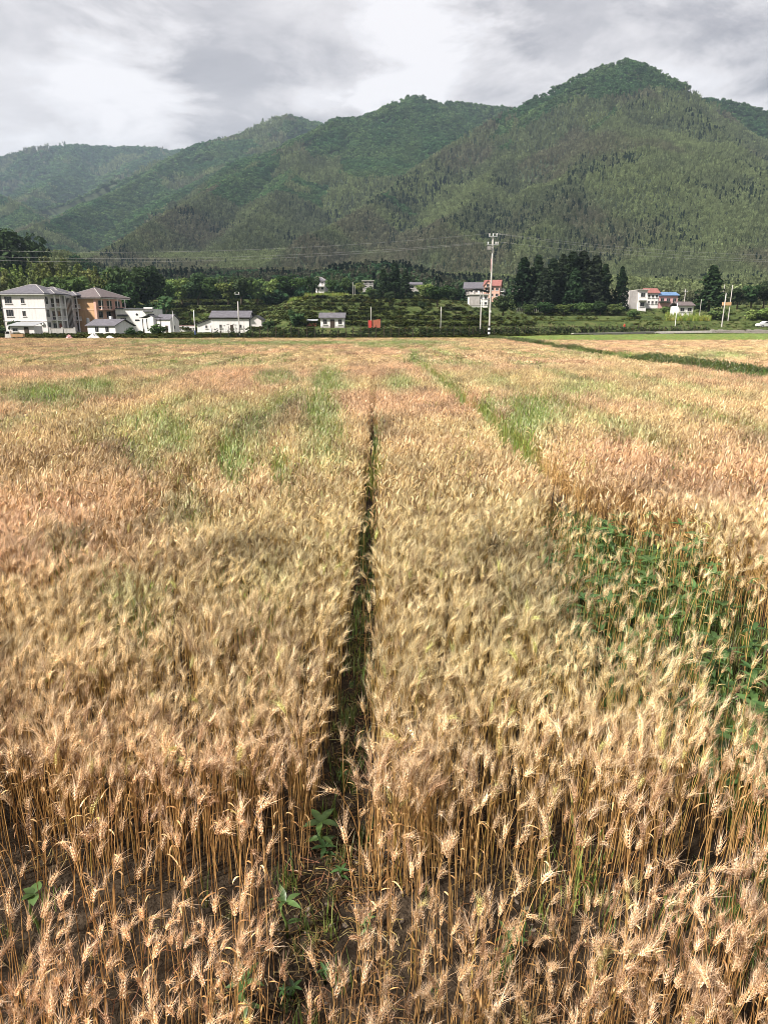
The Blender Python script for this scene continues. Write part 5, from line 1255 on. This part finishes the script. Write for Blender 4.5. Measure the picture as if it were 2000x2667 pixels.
    MB().box(-0.1, 160 * m, 0.35, 0.7, -0.3, 0.72).build('backing', MT['concrete'], t)
    for k, zz in enumerate(row_h):
        x = -0.2 * k
        while x < 158 * m:
            w = r.uniform(0.6, 1.25); hh = 0.40 + (r.uniform(-0.06, 0.1) if k else 0); d = r.uniform(0, 0.12); c = 0.05
            blk = MB(); blk.yprism([(x + c, zz), (x + w - c, zz), (x + w - 0.015, zz + c), (x + w - 0.015, zz + hh - c), (x + w - c, zz + hh), (x + c, zz + hh - 0.02), (x + 0.015, zz + hh - c), (x + 0.015, zz + c)], d, 0.347); blk.build('stone', MT['stone'], t); x += w
    # farm lane at the left
    kind(MB().prism([(-70, 118.6), (-26, 118.6), (-26, 121), (-70, 121)], 0.002, 0.036).build('lane', MT['lane']), 'structure')


def crops():
    def rows(name, u0, u1, v, D, n, h, tint, mesh_seed, w=0.03):
        tuft = [grass_tuft(name + '_kind_%d' % i, mesh_seed + i, 16, 0.35, h, w, True) for i in range(3)]; u = rng.random(n) * (u1 - u0) + u0; Dd = D + rng.random(n) * 5
        P = [at(a, v, d) for a, d in zip(u, Dd)]; pts = np.array([(p.x, p.y, tz(p.x, p.y)) for p in P]); scatter(name, pts, rng.random(n) * 6.28, 0.8 + 0.4 * rng.random(n), rng.integers(0, 3, n), gt(n, tint), tuft)
    rows('maize_rows', 748, 905, 778, 262, 200, 1.3, (1.15, 1.05, 0.75), 860); rows('maize_patch', 1732, 1850, 822, 204, 220, 1.4, (1.25, 1.1, 0.8), 865); rows('bean_rows', 300, 560, 790, 236, 160, 1.2, (0.9, 0.9, 0.8), 870)
    # stakes of the vegetable plots
    for i, u in enumerate(np.linspace(1345, 1410, 14)):
        p = hit(u, 817); t = MB().tube([(0, 0, -0.2), (0.02, 0, 1.0), (0.0, 0.02, 1.6 + 0.2 * (i % 3))], [0.045, 0.04, 0.03], 5).build('plant_stake', MT['concrete']); t.location = p; tag(t, 'pale stake in the row of vegetable stakes below the cedar grove', 'stake', 'vegetable stakes')


def heap(name, label, cat, u, v, w, h, mat, seed):
    p = hit(u, v); r = np.random.default_rng(seed); n, k = 9, 16; V = [(0, 0, h)]; F = []
    for i in range(1, n):
        q = i / (n - 1)
        for j in range(k):
            a = 2 * math.pi * j / k; f = 0.8 + 0.4 * r.random(); V.append((w / 2 * q * math.cos(a) * f, w / 2.6 * q * math.sin(a) * f, max(-0.05, h * (1 - q ** 1.7) * (0.7 + 0.55 * r.random()) - 0.04 * (i == n - 1))))
    for j in range(k): F.append((0, 1 + j, 1 + (j + 1) % k))
    for i in range(n - 2):
        for j in range(k): a = 1 + i * k; F.append((a + j, a + k + j, a + k + (j + 1) % k, a + (j + 1) % k))
    o = MB().add(V, F).build(name, MT[mat]); o.location = p; return tag(o, label, cat)


def person():
    p = hit(1624, 862); t = thing('person', 'person in a red top and dark trousers standing behind the field fence', 'person', p, R(15))
    me = bpy.data.meshes.new('body'); J = [(0, 0, 0.95), (0, 0, 1.15), (0, 0.01, 1.36), (0, 0, 1.47), (0, -0.01, 1.56), (0, -0.01, 1.68), (-.19, 0, 1.38), (-.25, -.03, 1.10), (-.22, -.16, .9), (-.21, -.22, .84), (.19, 0, 1.38), (.26, -.02, 1.10), (.24, -.14, .88), (.23, -.2, .82), (-.10, 0, .88), (-.11, -.02, .48), (-.11, .02, .09), (-.12, -.12, .03), (.10, 0, .88), (.12, .03, .48), (.13, .08, .09), (.13, -.05, .03)]
    E = [(0, 1), (1, 2), (2, 3), (3, 4), (4, 5), (2, 6), (6, 7), (7, 8), (8, 9), (2, 10), (10, 11), (11, 12), (12, 13), (0, 14), (14, 15), (15, 16), (16, 17), (0, 18), (18, 19), (19, 20), (20, 21)]
    rad = [.15, .135, .15, .055, .10, .085, .065, .048, .036, .035, .065, .048, .036, .035, .095, .062, .045, .04, .095, .062, .045, .04]
    me.from_pydata(J, E, []); o = link('body', me, t); sk = o.modifiers.new('skin', 'SKIN')
    for i, q in enumerate(me.skin_vertices[0].data): q.radius = (rad[i], rad[i] * 0.85); q.use_root = (i == 0)
    o.modifiers.new('smooth', 'SUBSURF').levels = 1; o.modifiers['smooth'].render_levels = 2
    m = bpy.data.materials.new('clothes'); m.use_nodes = True; nt = m.node_tree; b = nt.nodes['Principled BSDF']; tc = nd(nt, 'ShaderNodeTexCoord'); sp = nd(nt, 'ShaderNodeSeparateXYZ'); nt.links.new(tc.outputs['Object'], sp.inputs[0])
    rp = ramp(nt, mth(nt, 'DIVIDE', sp.outputs[2], 1.8), [(0.0, (0.03, 0.035, 0.05)), (0.49, (0.03, 0.035, 0.05)), (0.5, (0.55, 0.07, 0.04)), (0.805, (0.55, 0.07, 0.04)), (0.815, (0.45, 0.28, 0.2))]); nt.links.new(rp, b.inputs['Base Color']); b.inputs['Roughness'].default_value = 0.9; me.materials.append(m)
    h = MB()
    for i in range(1, 5):
        z = 1.62 + 0.035 * i; rr = 0.105 * math.sqrt(max(0.05, 1 - (i / 5) ** 2)); h.add([(rr * math.cos(a), 0.02 + rr * math.sin(a), z) for a in np.linspace(0, 6.28, 9)[:-1]], [])
    h.add([], []); h.f = [(i * 8 + j, i * 8 + (j + 1) % 8, (i + 1) * 8 + (j + 1) % 8, (i + 1) * 8 + j) for i in range(3) for j in range(8)] + [tuple(range(24, 32))]; h.m = [0] * len(h.f); h.build('hair', MT['hair'], t, True)


def car():
    p = hit(1998, 853); t = thing('parked_car', 'pale grey parked car cut by the right edge of the photo', 'car', p, R(8)); prof = [(-2.1, .35), (-2.15, .75), (-1.9, .92), (-1.1, 1.0), (-.45, 1.45), (.9, 1.48), (1.65, 1.02), (2.1, .92), (2.15, .4), (1.75, .28), (-1.8, .28)]
    MB().yprism(prof, 0.04, 1.74).build('body', MT['car_paint'], t)
    for y in (0.03, 1.745):
        for q in ([(-.98, 1.0), (-.05, 1.0), (-.05, 1.36), (-.42, 1.36)], [(.03, 1.0), (1.3, 1.0), (.85, 1.37), (.03, 1.37)]): MB().yprism(q, y, y + 0.008).build('window', MT['glass'], t)
    for x in (-1.35, 1.3):
        for y in (0.02, 1.58):
            w = MB().tube([(x, y, .32), (x, y + .2, .32)], .32, 16).build('wheel', MT['rubber'], t); MB().tube([(x, y - 0.01, .32), (x, y + .21, .32)], .19, 10).build('rim', MT['galvanised'], w)
    for y in (0.2, 1.3): MB().box(-2.17, -2.1, y, y + .3, .68, .82).build('headlight', MT['lamp_glass'], t)


def cart():
    p = hit(34, 886); t = thing('farm_cart', 'small orange farm three-wheeler with white cab at the left edge of the yard', 'vehicle', p, R(12))
    MB().box(-0.2, 1.6, 0, 1.1, .5, .58).box(-0.2, 1.6, 0, .05, .583, .95).box(-0.2, 1.6, 1.05, 1.1, .583, .95).box(1.55, 1.6, .053, 1.047, .583, .95).build('tray', MT['orange_wall'], t); MB().yprism([(-1.1, .35), (-.25, .35), (-.25, 1.45), (-.75, 1.5), (-1.05, .95)], .15, .95).build('cab', MT['white_paint'], t); MB().yprism([(-.98, .98), (-.4, .98), (-.4, 1.32), (-.74, 1.36)], .135, .148).build('window', MT['glass'], t)
    for x, y in ((-.85, .5), (1.1, -.06), (1.1, 1.0)): w = MB().tube([(x, y, .26), (x, y + .14, .26)], .26, 14).build('wheel', MT['rubber'], t); MB().tube([(x, y - 0.01, .26), (x, y + .15, .26)], .13, 8).build('rim', MT['galvanised'], w)


# ------------------------------------------------------------------ weeds and stones in the furrows
def leaf_mesh(n=5):
    V = []; F = []
    for i in range(n + 1):
        q = i / n; w = 0.17 * math.sin(math.pi * q ** 0.75) ** 0.9 if 0 < q < 1 else 0.004; z = 0.16 * q - 0.30 * q * q; V += [(q, -w, z + w * 0.35), (q, 0, z), (q, w, z + w * 0.35)]
    for i in range(n): a = i * 3; F += [(a, a + 3, a + 4, a + 1), (a + 1, a + 4, a + 5, a + 2)]
    return MB().add(V, F).mesh('leaf', MT['weed_leaf'], True)


LEAF = leaf_mesh(); WSTEM = MB().tube([(0, 0, -0.05), (0.01, 0, 0.4), (-0.01, 0.01, 0.75), (0, 0, 1.0)], [0.012, 0.011, 0.009, 0.005], 5).mesh('stem', MT['weed_stem'], True)


def weed(label, x, y, h, n, L, group=None, seed=0, up=0.0, col=(1, 1, 1), wide=1.0):
    r = random.Random(seed); z0 = float(soil_z(np.array([x]), np.array([y]))[0]); t = thing('weed', label, 'weed', (x, y, z0), r.random() * 6.28, group)
    s = link('stem', WSTEM, t); s.scale = (0.6, 0.6, h); s.color = (*col, 1); s.rotation_euler = (r.gauss(0, .06), r.gauss(0, .06), 0)
    for i in range(n):
        q = (i + 1) / n; top = i >= n - 5; o = link('leaf', LEAF, t); zl = h * (0.96 if top else 0.25 + 0.65 * q); ll = L * (r.uniform(0.75, 1.05) if not top else r.uniform(0.8, 1.1))
        o.location = (0, 0, zl); o.rotation_euler = (r.gauss(0, .15), (-0.25 if top else 0.1) + r.gauss(0, .15) - up, i * 2.4 + r.gauss(0, .2) if not top else i * 1.257 + r.gauss(0, .15)); o.scale = (ll, ll * wide, ll); k = r.uniform(.75, 1.2); o.color = (col[0] * k, col[1] * k, col[2] * k, 1)
    return t


def weeds():
    def wp(label, u, v, z, h, n, L, seed, **k): p = atz(u, v, z); weed(label, p.x, p.y, h, n, L, None, seed, **k)
    wp('single bright weed with lance-shaped leaves growing in the main furrow', 836, 2148, 0.20, 0.20, 8, 0.125, 1, wide=1.15); wp('faded small weed just below the bright weed in the main furrow', 846, 2215, 0.06, 0.06, 6, 0.09, 2, col=(.6, .7, .8)); wp('small weed in the furrow among the front rows', 955, 2430, 0.08, 0.09, 9, 0.05, 3)
    wp('lone bright leafy weed poking out of the wheat left of the weedy patch', 1432, 1772, 0.42, 0.42, 10, 0.13, 4); wp('weed with pale leaves above the wheat near the upper right', 1375, 1432, 0.5, 0.5, 9, 0.14, 5); wp('left of two small weeds in front of the upper right bare spot', 1492, 1390, 0.5, 0.5, 9, 0.13, 6); wp('right of two small weeds in front of the upper right bare spot', 1532, 1388, 0.5, 0.5, 9, 0.13, 7); wp('leafy weed standing above the wheat beyond the weedy patch', 1770, 1378, 0.52, 0.52, 10, 0.15, 8)
    wp('big pale-leaved weed at the lower right edge', 1960, 1965, 0.40, 0.40, 13, 0.17, 9, wide=1.3); wp('broad-leaved weed just above the big pale weed at the right edge', 1960, 1850, 0.35, 0.36, 12, 0.15, 10); wp('small weed at the far right among the wheat', 1890, 1190, 0.55, 0.55, 8, 0.2, 11); wp('weed lying between wheat at the upper right', 1740, 1235, 0.5, 0.5, 8, 0.2, 12)
    wp('weed with one oval leaf in the front left wheat', 95, 2362, 0.30, 0.30, 4, 0.07, 13, wide=2.0); wp('leafy weed under the front left wheat', 745, 2365, 0.22, 0.22, 6, 0.09, 14); wp('weed in shade at the bottom centre', 640, 2600, 0.18, 0.2, 8, 0.09, 15); wp('low weed beneath the front right wheat', 1320, 2480, 0.15, 0.16, 8, 0.09, 16)
    r = random.Random(9); k = 0; tries = 0
    while k < 120 and tries < 6000:
        tries += 1; y = r.uniform(3.4, 8.8); x = float(furx(np.array([y]), 1)[0]) + r.uniform(-1.2, 1.3)
        if weedpatch(np.array([x]), np.array([y]))[0] < 0.35: continue
        sh = r.uniform(.6, 1.1); weed('leafy green weed in the dense weedy patch on the right', x, y, r.uniform(0.2, 0.52), r.randint(11, 16), r.uniform(0.11, 0.18), 'weeds of the right-hand patch', 100 + k, col=(sh * r.uniform(.75, 1.1), sh, sh)); k += 1
    for i in range(16):
        y = r.uniform(2.3, 9); x = float(furx(np.array([y]), 0)[0]) + r.uniform(-.12, .12); weed('tiny seedling weed on the shaded floor of the main furrow', x, y, r.uniform(.03, .09), 6, r.uniform(.03, .06), 'seedlings in the main furrow', 300 + i, col=(.6, .75, .7))
    # grass blades in the weedy patch and on the furrow floor
    tf = [grass_tuft('furrow_grass_%d' % i, 880 + i, 12, 0.06, 0.22, 0.003) for i in range(3)]; n = 4200; Y = 2.0 + rng.random(n) * 8; which = rng.random(n); X = np.where(which < .93, furx(Y, 1) + rng.normal(.05, .7, n), furx(Y, 0) + rng.normal(0, .13, n))
    m = (Y > 2.2) & (which > .96); X = np.where(m & (Y < 3.0), (rng.random(n) * 2 - 1) * 1.8, X)
    k = (weedpatch(X, Y) > .3) | (furrow(X, Y) > .5) | ((Y > 2.25) & (Y < 2.95) & (rng.random(n) < .6)); X, Y = X[k], Y[k]; n = len(X)
    scatter('furrow_grass', np.stack([X, Y, soil_z(X, Y)], 1), rng.random(n) * 6.28, .35 + .8 * rng.random(n) ** 2, rng.integers(0, 3, n), gt(n, (.6, .62, .6)), tf)


def litter():
    def straws(seed):
        r = random.Random(seed); b = MB()
        for i in range(12):
            a = r.random() * 6.28; x, y = r.gauss(0, .07), r.gauss(0, .07); l = r.uniform(.03, .11); b.tube([(x, y, .004), (x + l * .5 * math.cos(a), y + l * .5 * math.sin(a), .008 + .01 * r.random()), (x + l * math.cos(a + .2), y + l * math.sin(a + .2), .004 + .012 * r.random())], .0018, 3, False)
        return b.mesh('straws', MT['straw'])
    n = 380; w = rng.random(n); Y = 1.6 + rng.random(n) ** 1.5 * 7; X = np.where(w < .55, furx(Y, 0) + rng.normal(0, .14, n), (rng.random(n) * 2 - 1) * .55 * Y); Y = np.where(w < .55, Y, 1.7 + rng.random(n) * 1.6)
    scatter('straw_litter', np.stack([X, Y, soil_z(X, Y)], 1), rng.random(n) * 6.28, .7 + .6 * rng.random(n), rng.integers(0, 3, n), gt(n, (.5, .5, .5)), [straws(i) for i in range(3)])


def stones():
    ms = []
    for i in range(4):
        r = random.Random(i); b = MB(); V = []; k = 7
        for j, (z, q) in enumerate(((-.35, .6), (0, 1), (.35, .85), (.55, .4))):
            for a in range(k): f = q * r.uniform(.8, 1.1); V.append((f * math.cos(a * 6.283 / k), .75 * f * math.sin(a * 6.283 / k), z * .75))
        F = [(j * k + a, j * k + (a + 1) % k, (j + 1) * k + (a + 1) % k, (j + 1) * k + a) for j in range(3) for a in range(k)] + [tuple(range(3 * k, 4 * k))]; ms.append(b.add(V, F).mesh('stone', MT['pebble']))
    r = random.Random(77)
    for i in range(90):
        if i < 60: y = r.uniform(2.05, 3.3); x = float(furx(np.array([y]), 0)[0]) + r.gauss(.02, .13)
        else: y = r.uniform(2.35, 2.9); x = r.uniform(-1.6, 1.8)
        o = link('pebble', ms[i % 4]); s = r.uniform(.006, .017); o.scale = (s * 1.2, s, s); o.location = (x, y, float(soil_z(np.array([x]), np.array([y]))[0]) + s * .2); o.rotation_euler = (r.gauss(0, .2), r.gauss(0, .2), r.random() * 6); tag(o, 'small pale pebble lying on the dark furrow soil', 'pebble', 'pebbles on the furrow soil')


villa(); orange_house(); left_group(); hill_houses(); utilities(); trees(); crops(); person(); car(); cart()
heap('plastic_sheet', 'crumpled white plastic sheeting heaped at the field edge below the storage shed', 'sheeting', 246, 886, 2.4, 0.95, 'plastic', 1); heap('plastic_sheet', 'smaller white plastic sheet lying right of the big sheeting heap', 'sheeting', 288, 884, 1.8, 0.55, 'plastic', 2); heap('sack_heap', 'pinkish heap of sacks in front of the garden wall', 'sacks', 182, 885, 1.5, 0.75, 'faded_pink', 3)
build_forest(); weeds(); stones(); litter(); build_wheat(); build_grass()


# ------------------------------------------------------------------ the air
HAZE = 0.00010
hb = MB().box(-3600, 3600, -60, 4300, -1.0, 880)
ho = kind(hb.build('haze', []), 'stuff')
hm = bpy.data.materials.new('air'); hm.use_nodes = True; nt_ = hm.node_tree; nt_.nodes.clear()
ou = nd(nt_, 'ShaderNodeOutputMaterial'); pv = nd(nt_, 'ShaderNodeVolumePrincipled'); pv.inputs['Color'].default_value = (0.62, 0.80, 1.0, 1); pv.inputs['Density'].default_value = HAZE; pv.inputs['Anisotropy'].default_value = 0.1
nt_.links.new(pv.outputs[0], ou.inputs['Volume']); ho.data.materials.append(hm)
